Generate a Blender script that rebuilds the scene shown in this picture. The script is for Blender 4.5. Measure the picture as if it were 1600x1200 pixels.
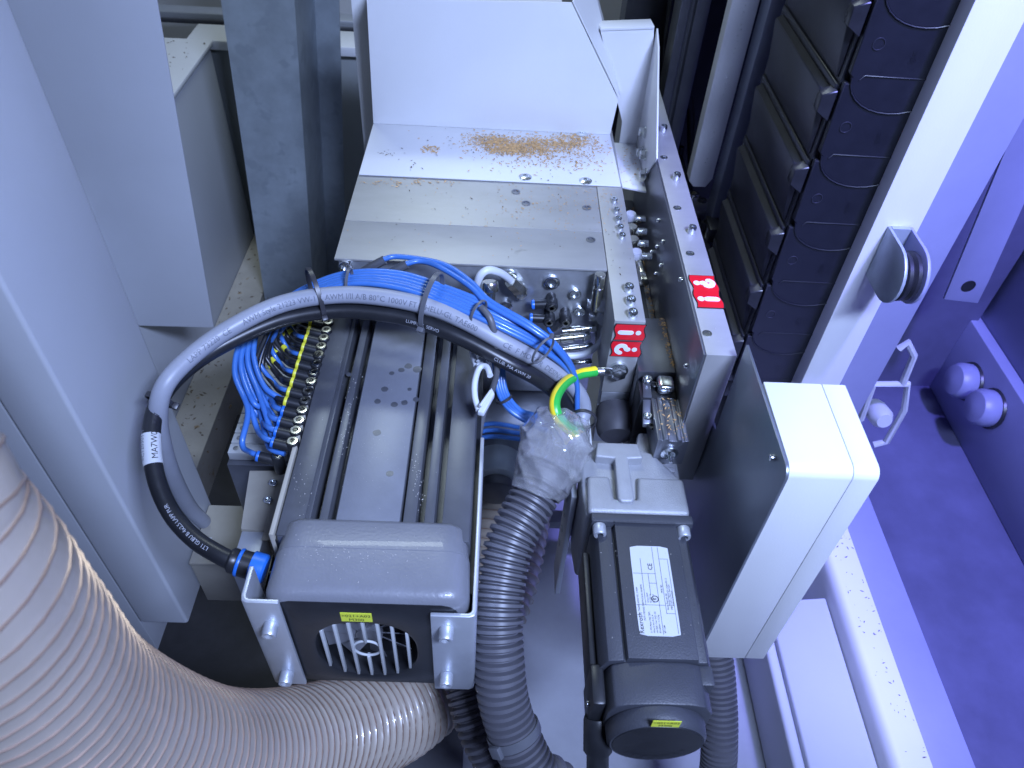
import bpy, bmesh, math, random
from mathutils import Vector, Matrix, noise
random.seed(7)
V = Vector
scene = bpy.context.scene
for o in list(bpy.data.objects): bpy.data.objects.remove(o)

# ------------------------------------------------------------------ camera
FPX, CAMH = 1183.0, 1.2
PITCH, ROLL, YAW = [math.radians(a) for a in (45.5, 3.81, 2.26)]
def _tocam(v):
    cy, sy, cp, sp = math.cos(YAW), math.sin(YAW), math.cos(PITCH), math.sin(PITCH)
    X = cy*v[0]-sy*v[1]; Y = sy*v[0]+cy*v[1]; Z = v[2]
    x = X; z = Y*cp-Z*sp; y = -(Y*sp+Z*cp)
    cr, sr = math.cos(ROLL), math.sin(ROLL)
    return V((cr*x-sr*y, sr*x+cr*y, z))
AX = [_tocam(v) for v in ((1,0,0),(0,1,0),(0,0,1))]
CR = V([a[0] for a in AX]); CD = V([a[1] for a in AX]); CF = V([a[2] for a in AX])
CAM = V((0, 0, CAMH))
cam_data = bpy.data.cameras.new('camera'); cam = bpy.data.objects.new('camera', cam_data)
scene.collection.objects.link(cam); scene.camera = cam
cam.matrix_world = Matrix(((CR.x,-CD.x,-CF.x,CAM.x),(CR.y,-CD.y,-CF.y,CAM.y),(CR.z,-CD.z,-CF.z,CAM.z),(0,0,0,1)))
cam_data.sensor_width = 36; cam_data.lens = FPX/1600*36
cam_data.clip_start = .01; cam_data.clip_end = 60
cam_data.dof.use_dof = True; cam_data.dof.focus_distance = .84; cam_data.dof.aperture_fstop = 9.0

# ------------------------------------------------------------------ light
world = bpy.data.worlds.new('World'); scene.world = world; world.use_nodes = True
world.node_tree.nodes['Background'].inputs[0].default_value = (.42,.50,1.0,1)
world.node_tree.nodes['Background'].inputs[1].default_value = .05
def area(name, loc, target, sx, sy, power, col, spread=None):
    d = bpy.data.lights.new(name, 'AREA'); d.shape = 'RECTANGLE'; d.size = sx; d.size_y = sy
    d.energy = power; d.color = col
    if spread: d.spread = math.radians(spread)
    o = bpy.data.objects.new(name, d); scene.collection.objects.link(o)
    o.location = loc; o.rotation_euler = (V(target)-V(loc)).to_track_quat('-Z','Y').to_euler()
    return o
area('ceiling_strip_lamp', (.55,-.42,1.95), (.0,.62,.5), .50, .14, 14.5, (.47,.60,1.0), 80)
area('rear_strip_lamp', (-.28,1.70,2.15), (-.10,1.05,.5), .6, .2, 9, (.80,.95,1.0))
area('front_fill_lamp', (-.25,-.30,2.0), (-.05,.5,.5), .5, .3, .6, (.42,.52,1.0))  # weak fill added to lift the front and left, not a fixture
sp = bpy.data.lights.new('blue_signal_lamp','SPOT'); sp.energy = 300; sp.color = (.25,.25,1.0)
sp.spot_size = math.radians(46); sp.spot_blend = .5; sp.shadow_soft_size = .06
spo = bpy.data.objects.new('blue_signal_lamp', sp); scene.collection.objects.link(spo)
spo.location = (.66,.15,2.2); spo.rotation_euler = (V((.84,.95,.3))-V((.66,.15,2.2))).to_track_quat('-Z','Y').to_euler()
vs = scene.view_settings; vs.view_transform = 'Standard'; vs.look = 'None'; vs.exposure = 0; vs.gamma = 1; vs.use_curve_mapping = False
scene.cycles.max_bounces = 7; scene.cycles.transparent_max_bounces = 12

# ------------------------------------------------------------------ measuring helpers (photo pixel -> point on a plane)
def ray(px, py): return CR*((px-800)/FPX)+CD*((py-600)/FPX)+CF
def ZZ(px, py, z): d = ray(px,py); return CAM+d*((z-CAMH)/d.z)
def XX(px, py, x): d = ray(px,py); return CAM+d*(x/d.x)
def YY(px, py, y): d = ray(px,py); return CAM+d*(y/d.y)
def DD(px, py, dep): return CAM+ray(px,py)*dep

# ------------------------------------------------------------------ materials
def mat(name, col, rough=.5, metal=0., var=.12, scale=30., bump=0., bscale=200., coat=0., stretch=None, spots=None, trans=0., alpha=1., ior=None, roughvar=.1, sss=0.):
    m = bpy.data.materials.new(name); m.use_nodes = True
    nt = m.node_tree; b = nt.nodes['Principled BSDF']; L = nt.links.new
    b.inputs['Metallic'].default_value = metal
    b.inputs['Coat Weight'].default_value = coat
    b.inputs['Transmission Weight'].default_value = trans
    b.inputs['Alpha'].default_value = alpha
    if ior: b.inputs['IOR'].default_value = ior
    if sss: b.inputs['Subsurface Weight'].default_value = sss; b.inputs['Subsurface Scale'].default_value = .01
    tc = nt.nodes.new('ShaderNodeTexCoord'); src = tc.outputs['Object']
    if stretch:
        mp = nt.nodes.new('ShaderNodeMapping'); mp.inputs['Scale'].default_value = stretch; L(src, mp.inputs['Vector']); src = mp.outputs[0]
    n = nt.nodes.new('ShaderNodeTexNoise'); n.inputs['Scale'].default_value = scale; n.inputs['Detail'].default_value = 8; n.inputs['Roughness'].default_value = .65
    L(src, n.inputs['Vector'])
    r = nt.nodes.new('ShaderNodeValToRGB'); e = r.color_ramp.elements
    e[0].position = .3; e[1].position = .72
    e[0].color = (*[c*(1-var) for c in col],1); e[1].color = (*[min(1,c*(1+var)) for c in col],1)
    L(n.outputs['Fac'], r.inputs['Fac']); out = r.outputs['Color']
    if spots:
        (sc, thr, scol) = spots
        n2 = nt.nodes.new('ShaderNodeTexNoise'); n2.inputs['Scale'].default_value = sc; n2.inputs['Detail'].default_value = 3
        L(tc.outputs['Object'], n2.inputs['Vector'])
        r2 = nt.nodes.new('ShaderNodeValToRGB'); r2.color_ramp.elements[0].position = thr; r2.color_ramp.elements[1].position = thr+.06
        L(n2.outputs['Fac'], r2.inputs['Fac'])
        mx = nt.nodes.new('ShaderNodeMix'); mx.data_type = 'RGBA'; mx.inputs[7].default_value = (*scol,1)
        L(r2.outputs['Color'], mx.inputs[0]); L(out, mx.inputs[6]); out = mx.outputs[2]
    L(out, b.inputs['Base Color'])
    mr = nt.nodes.new('ShaderNodeMapRange'); mr.inputs[3].default_value = max(.03,rough-roughvar); mr.inputs[4].default_value = min(1,rough+roughvar)
    L(n.outputs['Fac'], mr.inputs[0]); L(mr.outputs[0], b.inputs['Roughness'])
    if bump:
        nb = nt.nodes.new('ShaderNodeTexNoise'); nb.inputs['Scale'].default_value = bscale; nb.inputs['Detail'].default_value = 4
        L(src, nb.inputs['Vector'])
        bp = nt.nodes.new('ShaderNodeBump'); bp.inputs['Strength'].default_value = bump; bp.inputs['Distance'].default_value = .001
        L(nb.outputs['Fac'], bp.inputs['Height']); L(bp.outputs[0], b.inputs['Normal'])
    return m
M = dict(
 white = mat('white_powder_coat', (.70,.71,.72), .38, var=.03, scale=6, bump=.12, bscale=500),
 cabinet = mat('grey_white_powder_coat', (.48,.50,.53), .40, var=.05, scale=3, bump=.1, bscale=450),
 shade = mat('cabinet_shade_and_bar_grey', (.27,.29,.29), .5, var=.10, scale=5, bump=.1),  # cabinet paint with shade put into its tone, also the cross bar's grey
 ledge = mat('dusty_beige_ledge', (.33,.31,.27), .75, var=.15, scale=14, bump=.2, spots=(40,.66,(.25,.18,.10))),
 floor = mat('painted_concrete', (.30,.31,.34), .6, var=.16, scale=5, bump=.25, bscale=60),
 steel = mat('ground_steel', (.46,.46,.45), .55, metal=.65, var=.10, scale=7, bump=.06, bscale=120, stretch=(1,3,1), spots=(26,.70,(.33,.32,.30))),
 steelx = mat('milled_steel', (.50,.52,.55), .36, metal=.85, var=.12, scale=11, bump=.07, bscale=130, stretch=(8,1,8)),
 darksteel = mat('dark_steel', (.24,.25,.28), .38, metal=.85, var=.18, scale=8, bump=.05),
 greysheet = mat('grey_steel_sheet', (.30,.33,.38), .42, metal=.75, var=.14, scale=5, bump=.05, bscale=90),
 zinc = mat('zinc_plate', (.60,.63,.68), .42, metal=.65, var=.06, scale=30, bump=.08),
 chrome = mat('zinc_screw', (.72,.75,.76), .24, metal=1, var=.08, scale=60),
 nickel = mat('nickel_fitting', (.70,.69,.60), .22, metal=1, var=.08, scale=50),
 galv = mat('galvanised_steel', (.36,.41,.44), .48, metal=.4, var=.16, scale=16, bump=.08, spots=(20,.55,(.31,.355,.385))),
 alu = mat('cast_aluminium', (.33,.34,.36), .5, metal=.35, var=.08, scale=40, bump=.55, bscale=900),
 anod = mat('spindle_paint', (.19,.20,.23), .40, metal=.25, var=.08, scale=25, bump=.10, bscale=600, spots=(75,.755,(.12,.125,.15))),
 anodmid = mat('spindle_side_paint', (.105,.11,.125), .38, metal=.35, var=.1, scale=25, bump=.1),
 anoddark = mat('spindle_rail_dark', (.10,.105,.12), .38, metal=.4, var=.15, scale=25, bump=.1),
 capgrey = mat('spindle_cap_paint', (.17,.175,.195), .36, var=.07, scale=20, bump=.30, bscale=350, coat=.15),
 motor = mat('servo_paint', (.042,.045,.056), .48, var=.08, scale=20, bump=.3, bscale=700),
 chainfront = mat('chain_side_plastic', (.009,.010,.015), .42, var=.2, scale=20, bump=.1),
 blackp = mat('black_plastic', (.016,.017,.02), .38, var=.25, scale=40, bump=.05),
 chainp = mat('chain_plastic', (.020,.021,.028), .40, var=.2, scale=20, bump=.1),
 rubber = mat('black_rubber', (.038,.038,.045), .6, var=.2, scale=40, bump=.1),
 blue = mat('blue_tube', (.045,.15,.45), .32, var=.10, scale=40, coat=.2),
 bluedk = mat('blue_collar', (.02,.14,.55), .35),
 greycable = mat('grey_cable', (.27,.285,.33), .42, var=.06, scale=30),
 paleplug = mat('pale_cable', (.55,.58,.62), .4, var=.05),
 blackcable = mat('black_cable', (.014,.015,.018), .36, var=.25, scale=30),
 yellow = mat('yellow_collar', (.62,.60,.04), .4),
 earthy = mat('earth_wire_yellow', (.85,.68,.03), .33), earthg = mat('earth_wire_green', (.03,.42,.06), .33),
 red = mat('red_sticker', (.72,.008,.02), .38, var=.04), ink = mat('black_ink', (.01,.01,.012), .5), inkgrey = mat('grey_ink', (.13,.14,.17), .5),
 paper = mat('white_label', (.50,.52,.55), .4, var=.03), ylabel = mat('yellow_label', (.72,.80,.06), .4, var=.03), inkpale = mat('pale_ink', (.35,.36,.4), .5), inkw = mat('white_ink', (.75,.76,.8), .5),
 conduit = mat('grey_conduit', (.090,.090,.105), .42, var=.08, scale=20),
 hose = mat('hose_film', (.43,.375,.31), .34, var=.06, scale=10, trans=.15, coat=.3, bump=.06),
 wire = mat('copper_wire', (.42,.30,.23), .32, metal=.55),
 film = mat('clear_plastic_film', (.95,.96,.98), .07, trans=.85, alpha=.66, ior=1.35, coat=1.0, bump=.2, bscale=120, roughvar=.05),
 beige = mat('beige_enclosure', (.33,.31,.26), .5, var=.08),
 valve = mat('valve_white', (.45,.47,.48), .45, var=.06),
 tie = mat('cable_tie_black', (.03,.03,.035), .4), tieg = mat('cable_tie_grey', (.10,.105,.12), .4),
 dust = mat('wood_dust', (.60,.38,.17), .9, var=.35, scale=300), chip = mat('wood_chip_dark', (.12,.085,.05), .9, var=.4, scale=300),
 lamp = mat('pale_flake', (.52,.50,.47), .7),
 bluelit_dark = mat('dim_blue_lit_paint', (.10,.10,.18), .45, var=.25, scale=6, bump=.1, bscale=60),  # dim blue light of the right side put into the colour
 bluelit = mat('blue_lit_panel_paint', (.26,.27,.42), .42, var=.10, scale=5, bump=.05, bscale=300),  # blue light of the right side partly put into the colour
)

# ------------------------------------------------------------------ object helpers
COL = scene.collection
WM = {}
def link(o, parent, world_m):
    COL.objects.link(o)
    if parent is not None:
        o.parent = parent; o.matrix_local = WM[parent.name].inverted() @ world_m
    else: o.matrix_local = world_m
    WM[o.name] = world_m
    return o
def tag(o, label, cat, group=None, kind=None):
    if label: o['label'] = label
    if cat: o['category'] = cat
    if group: o['group'] = group
    if kind: o['kind'] = kind
    return o
def thing(name, label, cat, loc, group=None):
    o = bpy.data.objects.new(name, None); o.empty_display_size = .02
    link(o, None, Matrix.Translation(V(loc)))
    return tag(o, label, cat, group)
def struct(o): o['kind'] = 'structure'; return o

def basis(d):
    d = V(d).normalized(); a = V((0,0,1)) if abs(d.z) < .9 else V((1,0,0))
    u = d.cross(a).normalized(); return u, d.cross(u).normalized(), d
def axis_matrix(pos, d, up=None):
    d = V(d).normalized(); a = V(up) if up else (V((0,0,1)) if abs(d.z) < .9 else V((0,1,0)))
    x = a.cross(d).normalized(); y = d.cross(x).normalized(); p = V(pos)
    return Matrix(((x.x,y.x,d.x,p.x),(x.y,y.y,d.y,p.y),(x.z,y.z,d.z,p.z),(0,0,0,1)))
def resample(pts, n):
    """Catmull-Rom through pts, n points evenly along the length"""
    P = [V(p) for p in pts]; P = [P[0]*2-P[1]]+P+[P[-1]*2-P[-2]]; raw = []
    for i in range(1, len(P)-2):
        for k in range(16):
            t = k/16; a,b,c,d = P[i-1],P[i],P[i+1],P[i+2]
            raw.append(.5*((2*b)+(c-a)*t+(2*a-5*b+4*c-d)*t*t+(3*b-a-3*c+d)*t**3))
    raw.append(P[-2].copy())
    s = [0]
    for i in range(1,len(raw)): s.append(s[-1]+(raw[i]-raw[i-1]).length)
    out = []; j = 0
    for k in range(n):
        t = s[-1]*k/(n-1)
        while j < len(s)-2 and s[j+1] < t: j += 1
        f = (t-s[j])/max(1e-9,s[j+1]-s[j]); out.append(raw[j].lerp(raw[j+1], f))
    return out, s[-1]
def frames(path):
    T = []
    for i in range(len(path)):
        T.append((path[min(i+1,len(path)-1)]-path[max(i-1,0)]).normalized())
    u = basis(T[0])[0]; F = []
    for i,t in enumerate(T):
        u = (u-t*u.dot(t)).normalized(); F.append((t,u,t.cross(u)))
    return F

class MB:
    def __init__(s): s.v = []; s.f = []
    def add(s, vs, fs):
        o = len(s.v); s.v += [V(v) for v in vs]; s.f += [[i+o for i in f] for f in fs]; return s
    def box(s, x0,x1,y0,y1,z0,z1):
        return s.add([(x0,y0,z0),(x1,y0,z0),(x1,y1,z0),(x0,y1,z0),(x0,y0,z1),(x1,y0,z1),(x1,y1,z1),(x0,y1,z1)],
            [(3,2,1,0),(4,5,6,7),(0,1,5,4),(1,2,6,5),(2,3,7,6),(3,0,4,7)])
    def hull(s, bottom, top):
        """two matching polygons joined by side faces"""
        n = len(bottom)
        return s.add(list(bottom)+list(top), [tuple(range(n-1,-1,-1)), tuple(range(n,2*n))]+[(i,(i+1)%n,n+(i+1)%n,n+i) for i in range(n)])
    def prism(s, pts, axis, a, b):
        def e(p, k): return {'x':(k,p[0],p[1]),'y':(p[0],k,p[1]),'z':(p[0],p[1],k)}[axis]
        return s.hull([e(p,a) for p in pts],[e(p,b) for p in pts])
    def cone(s, p0, p1, r0, r1=None, n=20, caps=True):
        r1 = r0 if r1 is None else r1; p0,p1 = V(p0),V(p1); u,w,d = basis(p1-p0)
        ring = lambda p,r: [p+(u*math.cos(2*math.pi*i/n)+w*math.sin(2*math.pi*i/n))*r for i in range(n)]
        fs = [(i,(i+1)%n,n+(i+1)%n,n+i) for i in range(n)]
        if caps: fs += [tuple(range(n-1,-1,-1)), tuple(range(n,2*n))]
        return s.add(ring(p0,r0)+ring(p1,r1), fs)
    def lathe(s, prof, pos, d, n=24):
        """prof: list of (radius, distance along d)"""
        pos = V(pos); u,w,d = basis(d); vs=[]; fs=[]
        for r,h in prof:
            for i in range(n):
                a = 2*math.pi*i/n; vs.append(pos+d*h+(u*math.cos(a)+w*math.sin(a))*max(r,1e-5))
        for k in range(len(prof)-1):
            for i in range(n): fs.append((k*n+i,k*n+(i+1)%n,(k+1)*n+(i+1)%n,(k+1)*n+i))
        fs.append(tuple(range(n-1,-1,-1))); m=(len(prof)-1)*n; fs.append(tuple(range(m,m+n)))
        return s.add(vs, fs)
    def tube(s, pts, r, n=12, steps=None, rf=None, caps=True, smoothpath=True):
        path = resample(pts, steps or max(8,len(pts)*6))[0] if smoothpath else [V(p) for p in pts]
        F = frames(path); vs=[]; fs=[]
        for i,(p,(t,u,w)) in enumerate(zip(path,F)):
            for k in range(n):
                a = 2*math.pi*k/n; rr = rf(i/(len(path)-1),a) if rf else r
                vs.append(p+(u*math.cos(a)+w*math.sin(a))*rr)
        for i in range(len(path)-1):
            for k in range(n): fs.append((i*n+k,i*n+(k+1)%n,(i+1)*n+(k+1)%n,(i+1)*n+k))
        if caps: fs += [tuple(range(n-1,-1,-1)), tuple(range((len(path)-1)*n,len(path)*n))]
        return s.add(vs, fs)
    def mesh(s, name, m, bevel=0, seg=2, ang=35, origin=None):
        me = bpy.data.meshes.new(name)
        if origin is None:
            lo = V([min(v[i] for v in s.v) for i in range(3)]); hi = V([max(v[i] for v in s.v) for i in range(3)])
            origin = V(((lo.x+hi.x)/2,(lo.y+hi.y)/2,lo.z))
        origin = V(origin)
        bm = bmesh.new(); bv = [bm.verts.new(v-origin) for v in s.v]
        for f in s.f:
            try: bm.faces.new([bv[i] for i in f])
            except ValueError: pass
        bmesh.ops.recalc_face_normals(bm, faces=bm.faces)
        if bevel:
            es = [e for e in bm.edges if len(e.link_faces)==2 and e.calc_face_angle(0) > math.radians(ang)]
            bmesh.ops.bevel(bm, geom=es, offset=bevel, segments=seg, profile=.5, affect='EDGES', clamp_overlap=True)
        bm.to_mesh(me); bm.free()
        me.materials.append(M[m])
        me.polygons.foreach_set('use_smooth', [True]*len(me.polygons)); me.set_sharp_from_angle(angle=math.radians(40))
        return me, origin
    def build(s, name, m, parent=None, bevel=0, seg=2, ang=35):
        me, o = s.mesh(name, m, bevel, seg, ang)
        return link(bpy.data.objects.new(name, me), parent, Matrix.Translation(o))
def B(): return MB()

CACHE = {}
def shared(key, maker, mname):
    if key not in CACHE: CACHE[key] = maker().mesh(key, mname, origin=(0,0,0))[0]
    return CACHE[key]
def socket_screw(r, h):
    def mk():
        m = B(); m.lathe([(r*.93,0),(r,h*.08),(r,h*.85),(r*.88,h),(r*.56,h),(r*.56,h*.45),(0,h*.4)], (0,0,0), (0,0,1), 20); return m
    return mk
def hex_bolt(r, h):
    def mk():
        m = B(); m.lathe([(r*1.28,0),(r*1.28,h*.18),(r*.9,h*.2)],(0,0,0),(0,0,1),20); m.lathe([(r,h*.2),(r,h*.92),(r*.86,h),(0,h)],(0,0,0),(0,0,1),6); return m
    return mk
def put(name, me, parent, pos, d, up=None):
    return link(bpy.data.objects.new(name, me), parent, axis_matrix(pos, d, up))
def screw(parent, pos, d, r=.0065, h=.008, m='chrome', name='screw'):
    return put(name, shared('%s_%s_%.4f_%.4f'%(name,m,r,h), socket_screw(r,h), m), parent, pos, d)
def bolt(parent, pos, d, r=.0065, h=.006, m='chrome', name='bolt'):
    return put(name, shared('%s_%s_%.4f_%.4f'%(name,m,r,h), hex_bolt(r,h), m), parent, pos, d)

def text_verts(s, size):
    c = bpy.data.curves.new('t','FONT'); c.body = s; c.size = size; c.resolution_u = 2
    o = bpy.data.objects.new('t', c); COL.objects.link(o)
    dg = bpy.context.evaluated_depsgraph_get(); me = o.evaluated_get(dg).to_mesh()
    vs = [(v.co.x,v.co.y) for v in me.vertices]; fs = [tuple(p.vertices) for p in me.polygons]
    o.evaluated_get(dg).to_mesh_clear(); bpy.data.objects.remove(o); bpy.data.curves.remove(c)
    return vs, fs
def text(s, size, m, parent, org, u, v, name='lettering', stretch=1., center=False, lift=.00025):
    vs, fs = text_verts(s, size); u = V(u).normalized(); v = V(v).normalized(); n = u.cross(v)
    if center and vs:
        cx = (min(a for a,_ in vs)+max(a for a,_ in vs))/2; cy = (min(b for _,b in vs)+max(b for _,b in vs))/2
        vs = [(a-cx,b-cy) for a,b in vs]
    b = B(); b.add([V(org)+u*(x*stretch)+v*y+n*lift for x,y in vs], fs)
    return b.build(name, m, parent)
def text_on_tube(s, size, m, parent, path, r, s0, toward=None, tilt=0.):
    vs, fs = text_verts(s, size); cum = [0]
    for i in range(1,len(path)): cum.append(cum[-1]+(path[i]-path[i-1]).length)
    b = B(); out = []
    for x,y in vs:
        t = s0+x; j = 0
        lo,hi = 0,len(cum)-2
        while lo < hi:
            mid = (lo+hi+1)//2
            if cum[mid] <= t: lo = mid
            else: hi = mid-1
        f = (t-cum[lo])/max(1e-9,cum[lo+1]-cum[lo]); p = path[lo].lerp(path[lo+1],f); T = (path[lo+1]-path[lo]).normalized()
        n = (CAM if toward is None else V(toward))-p; n = (n-T*n.dot(T)).normalized(); w = n.cross(T)
        a = (y-size*.35)/r+tilt; out.append(p+(n*math.cos(a)+w*math.sin(a))*(r*1.035+.0002))
    b.add(out, fs); return b.build('lettering', m, parent)

# ================================================================== SETTING
struct(B().box(-2.5,2.5,-1.5,4,-.05,0).build('floor','floor'))
struct(B().box(-.62,-.02,.28,1.05,.001,.012).build('floor_shade_sheet','rubber',bevel=.003))  # thin black sheet standing in for the shade on the floor

# ------------------------------------------------------------------ left cabinet column
cab = thing('cabinet_column','grey white cabinet column with overhanging lower corner left of the cable loop','cabinet',(-.40,.52,.287))
B().box(-.4305,-.370,.450,.597,.287,2.3).build('corner_post','cabinet',cab,bevel=.004,seg=3)
B().box(-.95,-.4322,.4525,.60,.204,2.3).build('front_panel','cabinet',cab,bevel=.002)
# set back cabinet whose side wall meets the beige ledge
xC = ZZ(352,470,.10).x
t = XX(306,107,xC); zC = t.z
back = thing('rear_cabinet','white topped cabinet with sawdust on its lid, behind the left column','cabinet',(xC-.2,1.5,.1))
yb1 = XX(330,76,xC).y
B().box(xC-.45,xC,.70,yb1,.0,zC).build('body','cabinet',back,bevel=.006)
B().box(xC-.45,xC+.004,.72,yb1+.01,zC+.002,zC+.012).build('lid','white',back,bevel=.003)
B().box(xC-.05,xC+.40,yb1+.03,yb1+.06,.0,zC-.01).build('rear_panel','shade',back,bevel=.004)
B().box(xC-.05,xC+.40,yb1+.005,yb1+.09,zC-.008,zC+.012).build('rear_lid','white',back,bevel=.003)
door = thing('inner_door_panel','smooth grey door panel leaning between the column and rear cabinet','panel',(-.75,.95,0))
q = [YY(*p_,.95) for p_ in ((245,0),(297,300),(334,512),(180,508))]
dq = q[0]-q[1]
outl = [(p_.x,p_.z) for p_ in ([q[0]+dq*2.5]+q[1:])]+[(-1.6,q[-1].z-.05),(-1.6,q[0].z+dq.z*2.5)]
B().prism(outl,'y',.95,.953).build('panel_sheet','cabinet',door,bevel=.0008)
# beige ledge along the floor
tag(B().box(xC+.001,-.5215,.55,1.9,.0,.10).build('floor_ledge','ledge'),'dusty beige ledge along the floor beneath the rear cabinet','ledge',)
# galvanised strut
st = thing('galvanised_post','mottled galvanised steel post rising in front of the rear cabinet','post',YY(450,480,1.32))
yp = 1.32
a0,b0 = YY(345,0,yp),YY(460,0,yp); a1,b1 = YY(412,455,yp),YY(490,455,yp)
da,db = a1-a0, b1-b0
for f,n_ in ((1,'web'),):
    top_a,top_b = a0-da*.45,b0-db*.45; bot_a,bot_b = a1+da*.42,b1+db*.42
    dy = V((0,.004,0))
    B().hull([bot_a,bot_b,top_b,top_a],[p+dy for p in (bot_a,bot_b,top_b,top_a)]).build('web','galv',st)
    s0 = V((.0,.16,0)); th = V((-.004,0,0))
    g0=V((0,.0042,0)); B().hull([bot_b+g0,bot_b+s0,top_b+s0,top_b+g0],[p+th for p in (bot_b+g0,bot_b+s0,top_b+s0,top_b+g0)]).build('flange','galv',st)
    s1 = V((.045,.0,0))
    B().hull([bot_b+s0,bot_b+s0+s1,top_b+s0+s1,top_b+s0],[p+dy for p in (bot_b+s0,bot_b+s0+s1,top_b+s0+s1,top_b+s0)]).build('lip','galv',st)
# horizontal profile and wall at the very back
bk = thing('rear_rail','long grey aluminium rail across the back wall','rail',(-.5,2.0,.9))
r0 = YY(300,20,2.0); r1 = YY(300,38,2.0)
B().box(-1.6,.30,2.0,2.05,r1.z,r0.z).build('rail_body','zinc',bk,bevel=.004)
B().box(-1.6,.30,1.992,2.0,r1.z+.004,(r1.z+r0.z)/2).build('rail_slot','anoddark',bk,bevel=.002)
tag(B().box(-1.9,1.2,2.3,2.34,.0,2.4).build('back_wall','white'),'white rear wall of the machine enclosure above the rail','wall')

# ================================================================== MACHINE HEAD
head = thing('machine_head','ground steel top plate of the drilling head with screwed side bar','machine',(0,.8,.45))
B().box(-.186,.1300,.712,.7895,.6668,.670).build('front_plate','steel',head,bevel=.0006)
B().box(-.186,.1300,.7901,1.06,.6668,.6699).build('rear_plate','steel',head,bevel=.0006)
B().box(-.182,.1300,.7142,1.06,.46,.6665).build('front_face','steelx',head,bevel=.001)
bar = B().box(.1306,.1645,.6215,1.06,.560,.6706).build('side_bar','steel',head,bevel=.0008)
for x,y in ((960,312),(963,328),(966,342),(969,355),(972,368)):
    p = ZZ(x,y,.674); screw(head,(p.x,p.y,.6706),(0,0,1),.0043,.006)
for x,y in ((983,448),(986,468),(989,488)):
    p = ZZ(x,y,.676); screw(head,(p.x,p.y,.6706),(0,0,1),.0055,.008)
for x,y in ((822,318),(917,325),(923,375),(806,300)):
    p = ZZ(x,y,.670); B().lathe([(.0055,.0),(.0058,.0006),(.0035,.0008),(.003,-.001)],(p.x,p.y,.6702),(0,0,1),16).build('hole_plug','darksteel',head)
for x,y,z,w in ((862,437,0,.0095),(898,455,0,.0075),(905,482,0,.0075),(790,474,0,.0085),(797,428,0,.0085),(541,412,0,.008),(842,520,0,.007)):
    p = YY(x,y,.7165); screw(head,(p.x,.7140,p.z),(0,-1,0),w,.005)
# sticker on the bar front
def sticker(parent, org, u, v, w, h, glyph, name='warning_sticker'):
    """red wavy tag with a black edge; org = centre, u = along text"""
    u = V(u).normalized(); v = V(v).normalized(); n = u.cross(v)
    def flag(sc, lift):
        pts = []
        N=8
        for i in range(N+1):
            a = -1+2*i/N; pts.append((a*w/2*sc, h/2*sc))
        pts = [(-w/2,-h/2)]
        pts = []
        for i in range(N+1):
            t = i/N; pts.append((-w/2+math.sin(t*math.pi*2)*w*.045, -h/2+h*t))
        for i in range(N+1):
            t = 1-i/N; pts.append((w/2+math.sin(t*math.pi*2)*w*.045, -h/2+h*t))
        return [V(org)+u*(a*sc)+v*(b*sc)+n*lift for a,b in pts]
    b0 = flag(1.0,.0); b1 = flag(1.0,.0006)
    bord = B().hull(b0,b1).build(name,'ink',parent)
    r0,r1 = flag(.93,.0005), flag(.93,.0009)
    B().hull(r0,r1).build('red_field','red',bord)
    vs,fs = text_verts(glyph, h*1.05)
    cx=(min(a for a,_ in vs)+max(a for a,_ in vs))/2; cy=(min(b for _,b in vs)+max(b for _,b in vs))/2
    return bord, n, vs, fs, cx, cy
def warning(parent, org, u, v, w, h, glyph, gu, gv):
    bord,n,vs,fs,cx,cy = sticker(parent, org, u, v, w, h, glyph)
    gu = V(gu).normalized(); gv = V(gv).normalized()
    # rounded, heavy strokes built as solid dots and bars
    b = B(); L = w*.50; W = h*.13; O = V(org)+n*.0009
    def cap(pts, rad):
        for i in range(len(pts)-1):
            p,q_ = V(pts[i]),V(pts[i+1]); d=(q_-p)
            if d.length>1e-6:
                d.normalize(); pr = n.cross(d)*rad
                b.hull([p+pr,p-pr,q_-pr,q_+pr],[x+n*(.0007+.00002*i) for x in (p+pr,p-pr,q_-pr,q_+pr)])
        done=[]
        for j,p in enumerate(pts):
            if any((V(p)-q_).length<1e-6 for q_ in done): continue
            done.append(V(p)); b.cone(V(p), V(p)+n*(.00034+.00002*j), rad, n=14)
    P = lambda a,c: O+gu*a+gv*c
    if glyph == '!':
        cap([P(0,-L*.10),P(0,L*.62)],W*.9); cap([P(0,-L*.55),P(0,-L*.55)],W)
    else:
        arc = [P(math.cos(t)*L*.33, L*.30+math.sin(t)*L*.33) for t in [math.radians(a) for a in range(170,-60,-23)]]
        cap(arc+[P(0,-L*.02),P(0,-L*.14)],W*.85); cap([P(0,-L*.55),P(0,-L*.55)],W)
    b.build('symbol','inkw',bord)
fx = .1480
zz = lambda py,px=980: YY(px,py,.6213).z
warning(head,(YY(984,519,.621).x,.6211,YY(984,519,.621).z),(1,0,0),(0,0,1),.034,.0235,'!',(0,0,1),(-1,0,0))
warning(head,(YY(978,545,.621).x,.6211,YY(978,545,.621).z),(1,0,0),(0,0,1),.034,.0235,'?',(0,0,1),(-1,0,0))

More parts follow.
